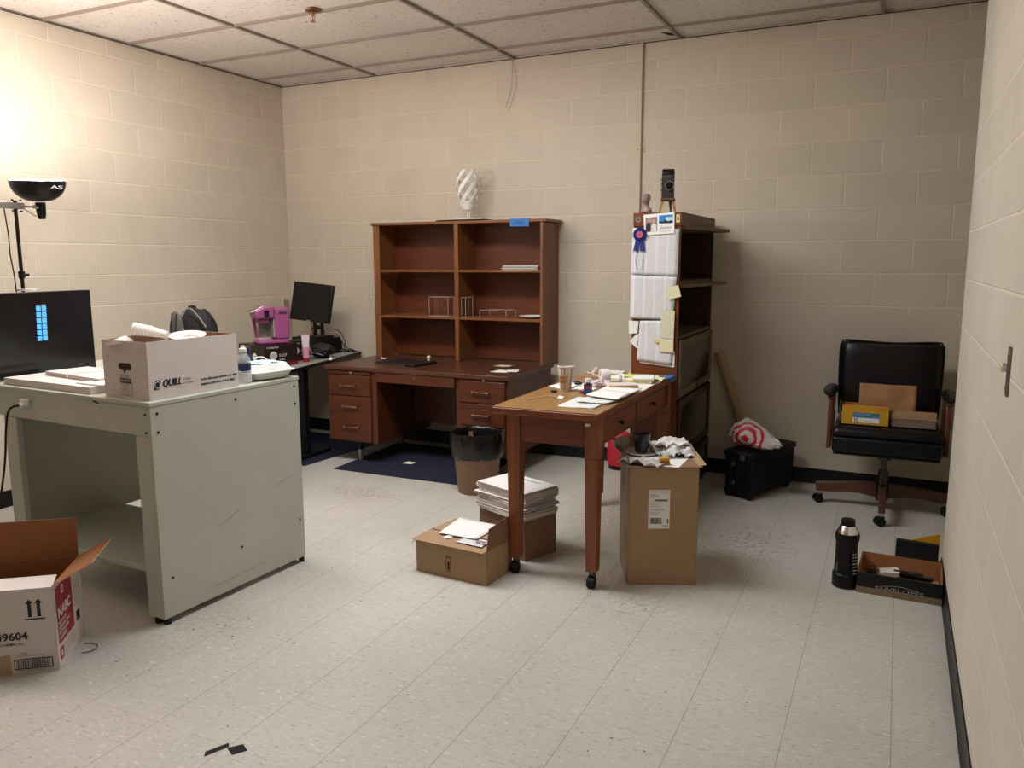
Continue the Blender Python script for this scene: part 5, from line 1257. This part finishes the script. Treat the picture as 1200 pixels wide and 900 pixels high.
lettering('The Journal', M_ink, last, (-.13, .055, ztop+.001), (1, 0, 0), (0, 1, 0), width=.22, height=.028)

# ------------------------------------------------------------------ tall carton with clutter on top
t = thing('tall_carton', 'tall brown cardboard carton with a white shipping label standing beside the oak table', 'box', (3.759, -2.150, 0), 24.5)
w, d, h = .312, .330, .552
open_box(t, w, d, h, .005, M_card, M_cardin)
MB().hexa([(-.012, -.012, h+.0002), (w+.012, -.012, h+.0002), (w+.012, d*.5, h+.0002), (-.012, d*.5, h+.0002), (-.012, -.012, h+.0042), (w+.012, -.012, h+.0042), (w+.012, d*.5, h+.0042), (-.012, d*.5, h+.0042)]).build('lid_flap', M_card2, t, bevel=.001)
MB().hexa([(w-.003, .0, h+.005), (w+.0, .0, h+.005), (w, d, h+.005), (w-.003, d, h+.005), (w+.028, .0, h+.012), (w+.031, .0, h+.012), (w+.031, d, h+.022), (w+.028, d, h+.022)]).build('side_flap', M_card, t)
MB().hexa([(.004, d*.5+.001, h+.0002), (w-.004, d*.5+.001, h+.0002), (w-.004, d, h+.0002), (.004, d, h+.0002), (.004, d*.5+.001, h+.004), (w-.004, d*.5+.001, h+.004), (w-.004, d, h+.004), (.004, d, h+.004)]).build('lid_flap', M_card2, t)
mb = MB(); mb.grid(lambda u, v: (-.001-.035*math.sin(u*PI*.5)*v, .01+.30*u, h+.004+.045*v*(1-.3*u)), 10, 6); mb.build('raised_flap', M_card2, t, solid=.003)
lx, lz = .088, .268
MB().box(lx, lx+.096, -.0012, -.0002, lz, lz+.180).build('shipping_label', M_paper, t)
y_ = -.0013
bars = MB(); x = lx+.010; rr = random.Random(5)
while x < lx+.062: ww = rr.choice((.001, .0015, .0025)); bars.box(x, x+ww, y_-.0004, y_, lz+.022, lz+.050); x += ww+rr.choice((.001, .0015))
x = lx+.030
while x < lx+.085: ww = rr.choice((.001, .0015)); bars.box(x, x+ww, y_-.0004, y_, lz+.127, lz+.136); x += ww+.0008
bars.box(lx+.086, lx+.091, y_-.0004, y_, lz+.024, lz+.045)
bars.build('barcode', M_ink, t)
for s_, x, z, ww, hh in (('BRAND NAME', .008, .170, .034, .005), ('DIST. CENTER 104', .050, .172, .040, .004), ('SHIP TO LOCATION', .050, .165, .042, .004), ('DELIVER TO:', .008, .158, .026, .004), ('RECEIVING DEPT', .008, .150, .040, .006), ('ORDER', .008, .143, .016, .004), ('ITEM NO.', .008, .118, .026, .004), ('LOT QTY 001', .008, .110, .036, .004), ('PACKED FOR STORE USE', .008, .102, .050, .004), ('767-ZRU-03-1', .010, .084, .064, .009), ('ROUTE TO DOCK DOOR', .006, .073, .046, .004), ('STOCK ONLY', .006, .064, .034, .005), ('5048', .066, .010, .022, .007)):
    lettering(s_, M_ink, t, (lx+x, y_, lz+z), (1, 0, 0), (0, 0, 1), width=ww, height=hh, depth=.0004)
cut = plain('cut_slot_dark', '#2d1a10', .9)
k = MB()
for (y0_, z0_, y1_, z1_) in ((.05, .50, .05, .40), (.05, .40, .02, .385), (.21, .50, .21, .40), (.21, .40, .18, .385), (.02, .17, .10, .24), (.10, .24, .10, .17)): k.bar((-.0004, y0_, z0_), (-.0004, y1_, z1_), .003, .0008, up=(1, 0, 0))
k.build('handle_cuts', cut, t)
# clear film hanging down the left side
M_film = sheer('clear_plastic_film', (.80, .78, .76), .16, .15)
mb = MB()
def fn(u, v):
    z = .60*(1-v)+.004
    return (-.012-.012*noise.noise(Vector((u*4, v*5, 1)))-(.09*max(0, v-.78)/.22*(u*.7+.3)), .30-.36*u-.05*v+.02*noise.noise(Vector((u*3, v*4, 7))), z)
mb.grid(fn, 16, 30); o = mb.build('plastic_film', M_film); 
o.matrix_world = Matrix.Translation((3.759, -2.150, 0)) @ Matrix.Rotation(R(24.5), 4, 'Z'); tag(o, 'clear plastic film hanging down the left side of the tall carton', 'film')
Tc = Matrix.Translation((3.759, -2.150, 0)) @ Matrix.Rotation(R(24.5), 4, 'Z')
def onc(x, y, z=0): return tuple(Tc @ Vector((x, y, h+.0046+z)))
CZ = h+.0046
o = MB().prism([(-.15, -.10), (.13, -.12), (.15, .10), (-.10, .13)], 0, .0015).build('letter_page', M_paper); o.location = onc(.13, .13); o.rotation_euler = (0, 0, R(5)); tag(o, 'white page lying on the lid of the tall carton', 'paper')
t = thing('black_cup', 'glossy black ceramic cup standing on papers on the tall carton', 'cup', onc(.085, .235, .0016+.004))
MB().lathe([(.001, 0), (.024, 0), (.028, .006), (.034, .03), (.037, .06), (.0415, .088), (.042, .094), (.038, .094), (.036, .085), (.030, .02), (.001, .012)], n=40).build('body', plain('black_glaze', (.008, .008, .009), .18), t)
o = MB().lathe([(.001, 0), (.06, .0), (.085, .010), (.085, .0115), (.06, .0025), (.001, .0025)], n=40).build('paper_plate', M_paper2); o.location = onc(.085, .235, .0017); tag(o, 'flattened pinkish paper plate beneath the black cup', 'plate')
bpy.data.objects['black_cup'].location.z += .0
o = MB(); o.grid(lambda u, v: (-.04+.08*u, .010*math.sin(u*PI), .003+.075*v-.0*u), 10, 6)
vs = []
o = MB(); o.lathe([(.0, 0), (.040, .0)], n=4) ; o = MB()
o.grid(lambda u, v: (.042*(2*u-1)*math.sqrt(max(0, 1-(2*v-1)**2))+.0, .012*((2*u-1)**2)-.03*v, .042+.040*(2*v-1)), 12, 14)
o = o.build('round_card', plain('taupe_card', '#8d8074', .7), None, solid=.001); o.location = onc(-.005, .255, .006); o.rotation_euler = (0, 0, R(25)); tag(o, 'round taupe card disc leaning left of the black cup', 'card disc')
t = thing('sponge', 'small yellow sponge block at the front edge of the tall carton', 'sponge', onc(.158, .022, .0017), 24)
MB().box(-.024, .024, -.015, .02, 0, .018).build('scrub_layer', plain('brown_scrub', '#8f6a35', .9, bump=.8, bscale=150), t, bevel=.003)
MB().box(-.023, .023, -.014, .019, .0182, .036).build('foam_layer', plain('yellow_sponge', '#c99d45', .9, bump=.8, bscale=90), t, bevel=.005)
def cloth(name, label, cat, loc, size, mat, amp, seed, rz=0, droop=0, z0=.0):
    mb = MB()
    def fn(u, v):
        n1 = noise.noise(Vector((u*3+seed, v*3, seed))); n2 = noise.noise(Vector((u*9+seed, v*9, 2*seed)))
        e = 1+.12*noise.noise(Vector((u*5, v*5+seed, 9)))
        return ((u-.5)*size[0]*e, (v-.5)*size[1]*e, z0+amp*(abs(n1)*1.6+abs(n2)*.5)+.002-droop*max(0, .25-v)*1.2)
    mb.grid(fn, 36, 30); o = mb.build(name, mat, None, solid=.0008); o.location = loc; o.rotation_euler = (0, 0, R(rz)); return tag(o, label, cat)
cloth('crumpled_wrapper', 'crumpled white wrapping with bubbly folds on the right of the tall carton', 'wrapping', onc(.235, .21, .004), (.17, .15), plain('white_wrapper', '#d3d4d4', .35, bump=.5, bscale=60), .035, 2, 35)
cloth('crumpled_wrapper', 'large torn white paper raised at the back right of the tall carton', 'wrapping', onc(.22, .29, .03), (.20, .12), M_paper, .025, 6, 38)
cloth('plastic_bag', 'translucent white bag crumpled over the front left edge of the tall carton', 'bag', onc(.055, .035, .004), (.20, .085), plain('milky_bag', '#c3bfbd', .3, bump=.4, bscale=50), .022, 4, -6)

# red canister under the table
t = thing('red_canister', 'round red fabric canister with black band on the floor behind the oak table', 'container', (3.075, -.165, 0))
M_redf = plain('red_fabric', '#b3202f', .55, bump=.3)
MB().lathe([(.001, .022), (.075, .022), (.088, .035), (.092, .10), (.088, .20), (.078, .215), (.001, .216)], n=36).build('body', M_redf, t)
MB().lathe([(.077, .2165), (.080, .222), (.078, .232), (.076, .2325)], n=36).build('band', M_black, t)
MB().lathe([(.076, .2328), (.070, .25), (.05, .264), (.001, .268)], n=36).build('lid', M_redf, t)
MB().lathe([(.072, 0), (.078, .0), (.080, .0215), (.072, .0215)], n=36).build('base_ring', M_black, t)
MB().tube([(.078, -.02, .19), (.11, -.03, .19), (.115, -.03, .15), (.092, -.02, .11)], .006, n=8).build('handle', M_redf, t)

# ------------------------------------------------------------------ right corner: case, bag, tube
t = thing('rolling_case', 'black rolling sample case standing by the back wall', 'case', (4.055, -.615, 0), -22)
M_case = plain('black_case_vinyl', (.005, .005, .0055), .5, bump=.35, bscale=80, spec=.2)
w, d = .19, .52
mb = MB(); mb.hexa([(-w+.005, .005, .028), (-.005, .005, .028), (-.005, d-.005, .028), (-w+.005, d-.005, .028), (-w, 0, .262), (0, 0, .262), (0, d, .262), (-w, d, .262)]); mb.build('body', M_case, t, bevel=.008, seg=3)
MB().box(-w-.008, .008, -.008, d+.008, .2625, .300).build('lid', M_case, t, bevel=.010, seg=3)
MB().tube([(-w/2-.03, -.002, .10), (-w/2-.03, -.022, .12), (-w/2-.03, -.022, .20), (-w/2-.03, -.002, .22)], .006, n=8).build('handle', M_black, t)
for z in (.10, .22): MB().box(-w/2-.04, -w/2-.02, -.0095, .004, z-.01, z+.01).build('handle_mount', M_steel, t, bevel=.001)
MB().box(-w/2+.02, -w/2+.05, -.014, -.0085, .25, .285).build('latch', M_steel, t, bevel=.001)
for x in (-w+.02, -.03):
    for y in (.03, d-.04): MB().cyl((x-.012, y, .022), (x+.012, y, .022), .022, n=20).build('wheel', M_rubber, t)
for x in (-w, -.02):
    MB().box(x, x+.02, -.001, .015, .03, .06).build('corner_guard', M_black, t, bevel=.003)

def ring_bag():
    m, nt, b = nodes('white_bag_red_rings')
    tc = N(nt, 'ShaderNodeTexCoord'); nz = N(nt, 'ShaderNodeTexNoise'); nz.inputs['Scale'].default_value = 9; nz.inputs['Detail'].default_value = 2
    L(nt, tc.outputs['Object'], nz.inputs['Vector'])
    s1 = N(nt, 'ShaderNodeVectorMath', operation='SUBTRACT'); L(nt, nz.outputs['Color'], s1.inputs[0]); s1.inputs[1].default_value = (.5, .5, .5)
    s2 = N(nt, 'ShaderNodeVectorMath', operation='SCALE'); L(nt, s1.outputs[0], s2.inputs[0]); s2.inputs['Scale'].default_value = .05
    s3 = N(nt, 'ShaderNodeVectorMath', operation='ADD'); L(nt, tc.outputs['Object'], s3.inputs[0]); L(nt, s2.outputs[0], s3.inputs[1])
    s4 = N(nt, 'ShaderNodeVectorMath', operation='SUBTRACT'); L(nt, s3.outputs[0], s4.inputs[0]); s4.inputs[1].default_value = (.01, -.11, .085)
    ln = N(nt, 'ShaderNodeVectorMath', operation='LENGTH'); L(nt, s4.outputs[0], ln.inputs[0])
    r = N(nt, 'ShaderNodeValToRGB'); r.color_ramp.interpolation = 'CONSTANT'
    el = r.color_ramp.elements; el[0].position = 0; el[0].color = rgba(hexc('#c01f2c')); el[1].position = .26; el[1].color = rgba(hexc('#c9bfbd'))
    for p, c in ((.46, '#c01f2c'), (.62, '#c9bfbd'), (.80, '#c01f2c'), (.93, '#c9bfbd')): e = el.new(p); e.color = rgba(hexc(c))
    dv = N(nt, 'ShaderNodeMath', operation='DIVIDE'); L(nt, ln.outputs['Value'], dv.inputs[0]); dv.inputs[1].default_value = .115
    L(nt, dv.outputs[0], r.inputs['Fac']); L(nt, r.outputs['Color'], b.inputs['Base Color']); b.inputs['Roughness'].default_value = .35
    b.inputs['Subsurface Weight'].default_value = 0
    nb = N(nt, 'ShaderNodeTexNoise'); nb.inputs['Scale'].default_value = 35; nb.inputs['Detail'].default_value = 4; L(nt, tc.outputs['Object'], nb.inputs['Vector'])
    bp = N(nt, 'ShaderNodeBump'); bp.inputs['Strength'].default_value = .6; bp.inputs['Distance'].default_value = .006; L(nt, nb.outputs['Fac'], bp.inputs['Height']); L(nt, bp.outputs['Normal'], b.inputs['Normal'])
    return m
mb = MB(); a = MB(); a.ell((0, 0, 0), (1, 1, 1), 96, 60); vs = []
for p in a.v:
    v_ = Vector(p)
    k = 1+.16*noise.noise(v_*1.8+Vector((2, 7, 1)))+.12*abs(noise.noise(v_*4.5))+.04*noise.noise(v_*11)
    g_ = max(0, v_.x*.9-v_.y*.35-.25)                       # tail drawn out to the front right
    v_ = v_*k; x = v_.x*.105+g_*.15; y = v_.y*.12*(1-.55*g_)-g_*.10; z = v_.z*(.082-.05*g_)+.085-.055*g_
    z += .035*max(0, .5-abs(v_.x+.15))
    if g_ > .5: z += .012*noise.noise(v_*7)
    vs.append((x, y, max(z, .001+.002*noise.noise(v_*5))))
mb.add(vs, a.f, True)
bag = mb.build('shopping_bag', ring_bag()); bag.location = (3.998, -.44, .3012)
tag(bag, 'crumpled white plastic shopping bag with red target rings on the black case', 'bag')
t = thing('cardboard_tube', 'long tan cardboard mailing tube leaning against the back wall behind the black case', 'tube', (3.99, -.10, 0))
p0 = Vector((4.025, -.065, .0)); p1 = Vector((3.722, -.037, .845)); ax = (p1-p0).normalized()
M_tube = plain('tan_cardboard_tube', '#a8906c', .7, var=.05)
k = MB(); L0 = p0-Vector((3.99, -.10, 0)); L1 = p1-Vector((3.99, -.10, 0)); L0 = L0+Vector((0, 0, .014))
k.cyl(tuple(L0), tuple(L1), .030, n=32).build('tube', M_tube, t, bevel=.001)
k = MB(); k.cyl(tuple(L1+ax*.0003), tuple(L1+ax*.003), .0285, n=32).build('end_cap', plain('tube_cap', '#b7a27f', .6), t, bevel=.001)

# ------------------------------------------------------------------ office chair
t = thing('office_chair', 'black leather swivel office chair with wooden arms and base holding boxes', 'chair', (4.78, -.42, 0), 1)
M_lea = plain('black_leather', (.0045, .0045, .005), .36, bump=.22, bscale=45, spec=.3)
M_chw = wood('chair_walnut', '#4b2a1b', '#673d29', 'z', .35)
M_chwx = wood('chair_walnut_base', '#46291b', '#5f3b28', 'x', .4)
for i, (dx, dy) in enumerate(((-.345, -.005), (0, -.345), (.345, .0), (.0, .33))):
    dn = Vector((dx, dy, 0)).normalized(); L_ = Vector((dx, dy, 0)).length; sd = Vector((-dn.y, dn.x, 0))
    prof = [(.03, .070), (.12, .085), (L_*.6, .086), (L_-.04, .075), (L_+.02, .075), (L_+.025, .128), (L_*.7, .142), (L_*.4, .152), (.10, .156), (.03, .156)]
    mb = MB(); vs = [tuple(dn*a_+sd*.018+Vector((0, 0, b_))) for a_, b_ in prof]+[tuple(dn*a_-sd*.018+Vector((0, 0, b_))) for a_, b_ in prof]
    n_ = len(prof); mb.add(vs, [tuple(range(n_)), tuple(range(n_, 2*n_))[::-1]]+[(k_, n_+k_, n_+(k_+1) % n_, (k_+1) % n_) for k_ in range(n_)], False)
    lg = mb.build('base_leg', M_chwx, t, bevel=.004)
    tip = dn*(L_)
    MB().cyl((tip.x, tip.y, .0745), (tip.x, tip.y, .05), .009, n=12).build('caster_stem', M_steel, lg)
    sd = Vector((.45, -.89, 0)) if i in (0, 1) else sd; k = MB(); off = sd*.014
    for s_ in (-1, 1):
        c = Vector((tip.x-.008, tip.y, .026))+off*s_; k.cyl(tuple(c-sd*.009), tuple(c+sd*.009), .026, n=24)
    k.cyl((tip.x, tip.y, .045), (tip.x, tip.y, .055), .018, n=16)
    k.build('caster_wheel', M_black, lg, bevel=.002)
MB().cyl((0, 0, .055), (0, 0, .235), .034, .028, n=28).build('hub', M_darkmetal, t, bevel=.003)
MB().cyl((0, 0, .235), (0, 0, .34), .017, n=20).cyl((0, 0, .30), (0, 0, .335), .035, .05, n=24).build('column', M_darkmetal, t)
MB().box(-.085, .085, -.09, .12, .335, .36).cyl((.085, -.02, .345), (.11, -.02, .345), .008, n=10).build('tilt_mechanism', M_darkmetal, t, bevel=.004)
MB().box(-.275, .275, -.235, .215, .3605, .375).build('seat_pan', M_black, t, bevel=.004)
MB().box(-.283, .283, -.255, .225, .3755, .470).build('seat_box', M_lea, t, bevel=.022, seg=4)
MB().hexa([(-.288, -.262, .4705), (.288, -.262, .4705), (.283, .15, .4705), (-.283, .15, .4705), (-.275, -.245, .525), (.275, -.245, .525), (.27, .14, .532), (-.27, .14, .532)]).build('seat_cushion', M_lea, t, bevel=.026, seg=5)
mb = MB(); Mtb = Matrix.Translation((0, .145, .53)) @ Matrix.Rotation(R(-9), 4, 'X')
def fnb(u, v):
    x = -.275+.55*u; z = .46*v-.02
    return x, z
bk = MB()
a = MB(); n_u, n_v = 22, 18
front = []; backv = []
for j in range(n_v+1):
    for i in range(n_u+1):
        u = i/n_u; v = j/n_v; x = (u-.5)*2; z = (v-.5)*2
        e = (1-abs(x)**6)*(1-abs(z)**6); topdip = -.018*max(0, v-.6)/.4*(1-x*x)
        wx = .278+.012*v
        cr = abs(x)**7*abs(z)**7; xx = x*wx*(1-.06*cr-.012*abs(z)**6); zc = -.01+.475*v+topdip-(.022*cr if z > 0 else -.022*cr)
        front.append((xx, -.052*e**.4-.010*math.cos(x*1.4), zc))
        backv.append((xx, .030*e**.4, zc))
nn = (n_u+1)*(n_v+1)
fs = []
for j in range(n_v):
    for i in range(n_u):
        q = j*(n_u+1)+i; fs.append((q, q+1, q+n_u+2, q+n_u+1)); fs.append((nn+q, nn+q+n_u+1, nn+q+n_u+2, nn+q+1))
edge = [i for i in range(n_u+1)]+[(j+1)*(n_u+1)-1 for j in range(1, n_v+1)]+[n_v*(n_u+1)+i for i in range(n_u-1, -1, -1)]+[j*(n_u+1) for j in range(n_v-1, 0, -1)]
for k_ in range(len(edge)): p, q = edge[k_], edge[(k_+1) % len(edge)]; fs.append((p, nn+p, nn+q, q))
bk.add(front+backv, fs, True); o = bk.build('backrest', M_lea, t); o.matrix_local = Mtb
k = MB(); k.tube([(x_*1.0, -.012, z_) for x_, z_ in ((-.268, .0), (-.279, .2), (-.283, .40), (-.273, .44), (-.24, .455), (0, .445), (.24, .455), (.273, .44), (.283, .40), (.279, .2), (.268, .0))], .005, n=8, res=5).build('piping', M_lea, o)
k = MB(); k.bar((0, .185, .38), (0, .225, .72), .06, .01, up=(0, 1, 0)).build('back_support', M_darkmetal, t)
for s_ in (-1, 1):
    x = s_*.302
    mb = MB(); prof = [(-.20, .385), (-.125, .385), (-.11, .50), (-.12, .60), (-.10, .672), (-.165, .672), (-.19, .60), (-.18, .50)]
    mb.prism(prof, x-.013, x+.013, 'x'); mb.build('arm_post', M_chw, t, bevel=.006, seg=3)
    mb = MB(); mb.prism([(.08, .385), (.14, .385), (.15, .672), (.10, .672)], x-.013, x+.013, 'x'); mb.build('arm_post', M_chw, t, bevel=.006, seg=3)
    mb = MB(); mb.prism([(-.19, .672), (.16, .672), (.16, .687), (-.19, .687)], x-.018, x+.018, 'x'); mb.build('arm_rail', M_chw, t, bevel=.004)
    MB().ell((x*1.03, -.03, .705), (.040, .20, .026), 24, 14).build('arm_pad', M_lea, t)
    MB().cyl((x-s_*.02, -.15, .42), (x-s_*.013, -.15, .42), .012, n=12).build('bolt', M_steel, t)

# things on the chair seat
SZ = .5335
t = thing('yellow_box', 'open yellow cardboard box with blue and white label on the chair seat', 'box', (4.665, -.545, SZ), 1.5)
M_yel = plain('yellow_cardboard', '#c4941c', .55)
w, d, h = .245, .11, .108
ob = open_box(t, w, d, h, .0025, M_yel, M_cardin); ob.location = (-w/2, -d/2, 0)
MB().box(-.065, .075, -d/2-.0012, -d/2-.0002, .012, .040).build('label_white', M_paper, t)
MB().box(-.065, .075, -d/2-.0012, -d/2-.0002, .0402, .068).build('label_blue', plain('label_teal_blue', '#2273a3', .5), t)
lettering('PROFESSIONAL PAPER', M_white_ink, t, (-.060, -d/2-.0013, .056), (1, 0, 0), (0, 0, 1), width=.085, height=.006)
lettering('25 Sheets', M_white_ink, t, (.04, -d/2-.0013, .044), (1, 0, 0), (0, 0, 1), width=.028, height=.005)
lettering('F 8x10 in', M_navyink, t, (.0, -d/2-.0013, .020), (1, 0, 0), (0, 0, 1), width=.035, height=.005)
MB().box(-.056, -.040, -d/2-.0018, -d/2-.0013, .018, .036).build('logo_square', M_navyink, t)
MB().box(-.052, -.044, -d/2-.0024, -d/2-.0019, .022, .032).build('logo_mark', M_paper, t)
MB().box(-.112, -.062, -d/2-.002, -d/2-.0005, h-.012, h+.004).build('orange_tab', plain('orange_tab', '#d07f16', .5), t)
MB().box(.052, .10, -d/2-.002, -d/2-.0005, h-.018, h+.0).build('orange_tab', MATS['orange_tab'], t)
stack('paper_sheets', 'cream papers filling the open yellow box on the chair', 4.665, -.545, SZ+.003, .225, .095, (.03, .03, .03), 1.5, [M_note, plain('cream_paper', '#d9cfae', .8)])
t = thing('small_carton', 'shallow brown and grey cardboard box on the right of the chair seat', 'box', (4.915, -.530, SZ), -1)
w, d, h = .225, .10, .075
ob = open_box(t, w, d, h, .003, plain('grey_brown_card', '#7c6b60', .75), M_card); ob.location = (-w/2, -d/2, 0)
MB().box(-w/2-.003, w/2+.003, -d/2-.003, d/2+.003, h-.030, h+.002).build('lid_band', M_card, t, bevel=.001)
o = MB(); o.grid(lambda u, v: (-.150+.30*u, .006*noise.noise(Vector((u*3, v*3, 5)))*2+.10*v*.28, .215*v), 16, 14)
o = o.build('paper_bag', plain('brown_kraft_bag', '#a07650', .8, bump=.5, bscale=14), None, solid=.006); o.location = (4.775, -.462, SZ+.001); o.rotation_euler = (0, 0, R(1)); tag(o, 'flat brown kraft paper bag leaning against the chair backrest', 'bag')
o = MB().box(-.012, .012, -.0007, .0007, 0, .12).build('grey_folder', plain('light_grey_folder', '#8c8983', .7)); o.location = (4.528, -.50, SZ); o.rotation_euler = (0, 0, R(-60)); tag(o, 'light grey folder edge standing left of the yellow box on the chair', 'folder')
MB()

# ------------------------------------------------------------------ floor, right foreground
t = thing('vacuum_flask', 'large black thermos flask with steel shoulder and ribbed grip standing on the floor', 'flask', (4.655, -1.735, 0), -20)
M_thb = plain('black_rubber_coating', (.0045, .0045, .005), .45, spec=.25)
MB().lathe([(.001, 0), (.050, 0), (.054, .005), (.055, .06), (.054, .062), (.049, .066), (.047, .12), (.047, .21), (.049, .215), (.052, .225), (.052, .245), (.049, .252), (.001, .252)], n=44).build('body', M_thb, t)
MB().lathe([(.047, .2522), (.044, .258), (.033, .284), (.031, .286), (.001, .286)], n=44).build('shoulder', plain('polished_steel', (.75, .72, .68), .18, metal=1), t)
MB().lathe([(.029, .2863), (.030, .290), (.030, .308), (.028, .313), (.001, .314)], n=44).build('cap', M_thb, t)
mb = MB(); mb.prism([(.044, .065), (.066, .07), (.062, .10), (.058, .13), (.056, .165), (.050, .185), (.044, .185)], -.014, .014, 'y')
mb.build('grip', M_thb, t, bevel=.003).rotation_euler = (0, 0, R(-25))
k = MB()
for i in range(7): z = .078+i*.0145; r_ = .0655-.0011*i*1.1; k.box(r_-.008, r_+.001-(.000 if i < 2 else .0005*i), -.0135, .0135, z, z+.0042)
k.build('grip_ribs', plain('light_grey_ribs', '#8f8f8d', .4), t).rotation_euler = (0, 0, R(-25))
lettering('THERMOS', plain('grey_print', '#77777a', .5), t, (-.014, -.0485, .075), (0, 0, 1), (-1, 0, 0), width=.042, height=.009)
t = thing('envelope_box', 'open black envelope box holding odds and ends on the floor by the right wall', 'box', (4.706, -1.790, 0), -2)
w, d, h = .338, .285, .095
M_eb = plain('black_box_paper', (.009, .009, .0095), .5, spec=.25)
open_box(t, w, d, h, .004, M_eb, M_cardin, 'box_body')
MB().box(-.0004, w+.0004, -.0010, -.0002, .0008, .030).build('kraft_band', plain('dull_kraft_band', '#7d6a50', .7), t)
MB().box(-.0010, -.0002, .0, d, .0008, .030).build('kraft_band', MATS['dull_kraft_band'], t)
lettering('ENVELOPES', plain('silver_grey_print', '#9a9a98', .5), t, (.078, -.0011, .028), (1, 0, 0), (0, 0, 1), width=.19, height=.016)
MB().tube([(.10, -.0012, .046), (.17, -.0012, .055), (.25, -.0012, .046)], .0009, n=5).build('print_arc', MATS['silver_grey_print'], t)
Te = Matrix.Translation((4.706, -1.790, 0)) @ Matrix.Rotation(R(-2), 4, 'Z')
def ine(x, y, z=0): return tuple(Te @ Vector((x, y, z+.0046)))
t = thing('small_white_box', 'small white folded package inside the black envelope box', 'package', ine(.125, .10, .0), 25)
MB().prism([(-.05, -.025), (.045, -.03), (.05, .03), (-.035, .028)], .048, .085).build('package', M_paper, t, bevel=.002)
MB().prism([(-.04, -.02), (.04, -.02), (.04, .02), (-.04, .02)], 0, .0475).build('tray', M_black, t)
t = thing('film_roll', 'small black spool at the left end of the envelope box', 'spool', ine(.055, .09))
MB().cyl((0, 0, 0), (0, 0, .075), .022, n=24).build('spool', M_black, t, bevel=.003); MB().cyl((0, 0, .0752), (0, 0, .086), .008, n=14).build('pin', M_brass, t)
t = thing('black_tool', 'long black handled tool lying along the right of the envelope box', 'tool', ine(.225, .10, .0), -6)
MB().bar((-.085, 0, .075), (.04, 0, .075), .032, .022).build('handle', M_black, t, bevel=.006); MB().bar((.041, 0, .073), (.08, .0, .073), .018, .012).build('blade', M_darkmetal, t, bevel=.002); MB().box(-.07, .07, -.03, .03, 0, .0635).build('case', M_blackmat, t, bevel=.003); MB().cyl((-.01, 0, .086), (-.01, 0, .096), .007, n=14).build('button', M_steel, t)
t = thing('tin_can', 'brass capped tiny jar in the left corner of the envelope box', 'jar', ine(.05, .20))
MB().cyl((0, 0, 0), (0, 0, .05), .016, n=20).build('jar', glassy('clear_jar_glass', (.9, .9, .88), .05, 1.3), t); MB().cyl((0, 0, .0502), (0, 0, .062), .017, n=20).build('cap', M_brass, t, bevel=.001)
t = thing('box_lid', 'black box lid standing on its long edge behind the envelope box by the right wall', 'box lid', (4.860, -1.300, 0), -6)
MB().box(0, .186, 0, .004, 0, .108).build('face', M_eb, t, bevel=.001)
MB().box(0, .186, .0042, .028, .1042, .108).box(0, .186, .0042, .028, 0, .004).box(0, .004, .0042, .028, .0042, .104).box(.182, .186, .0042, .028, .0042, .104).build('rim', M_eb, t, bevel=.0005)
o = MB().prism([(-.085, 0), (.045, 0), (.045, .150), (-.02, .128), (-.085, .10)], -.003, 0, 'y').build('yellow_envelope', plain('yellow_envelope', '#d29a18', .6)); o.location = (5.005, -1.262, .0005); tag(o, 'bright yellow envelope standing behind the black lid against the right wall', 'envelope')
# ------------------------------------------------------------------ camera & world
cam = bpy.data.cameras.new('camera'); co = bpy.data.objects.new('camera', cam); C.objects.link(co)
yaw, pitch, roll = 4.47880650e-01, -1.52992939e-01, -3.10004578e-03
fwd = Vector((-math.sin(yaw)*math.cos(pitch), math.cos(yaw)*math.cos(pitch), math.sin(pitch)))
rt = Vector((math.cos(yaw), math.sin(yaw), 0)); up = rt.cross(fwd)
r2 = rt*math.cos(roll)+up*math.sin(roll); u2 = -rt*math.sin(roll)+up*math.cos(roll)
Mx = Matrix((r2, u2, -fwd)).transposed().to_4x4(); Mx.translation = Vector((4.79250960, -5.51139504, 1.46672148))
co.matrix_world = Mx
cam.sensor_width = 36; cam.sensor_fit = 'HORIZONTAL'; cam.lens = 937.677409/1200*36; cam.clip_start = .05
scn.camera = co
w = bpy.data.worlds.new('world'); scn.world = w; w.use_nodes = True
w.node_tree.nodes['Background'].inputs[0].default_value = (.9, .85, .8, 1); w.node_tree.nodes['Background'].inputs[1].default_value = .015
scn.view_settings.view_transform = 'Standard'; scn.view_settings.look = 'None'; scn.view_settings.gamma = 1; scn.view_settings.use_curve_mapping = False
scn.view_settings.exposure = 0.0
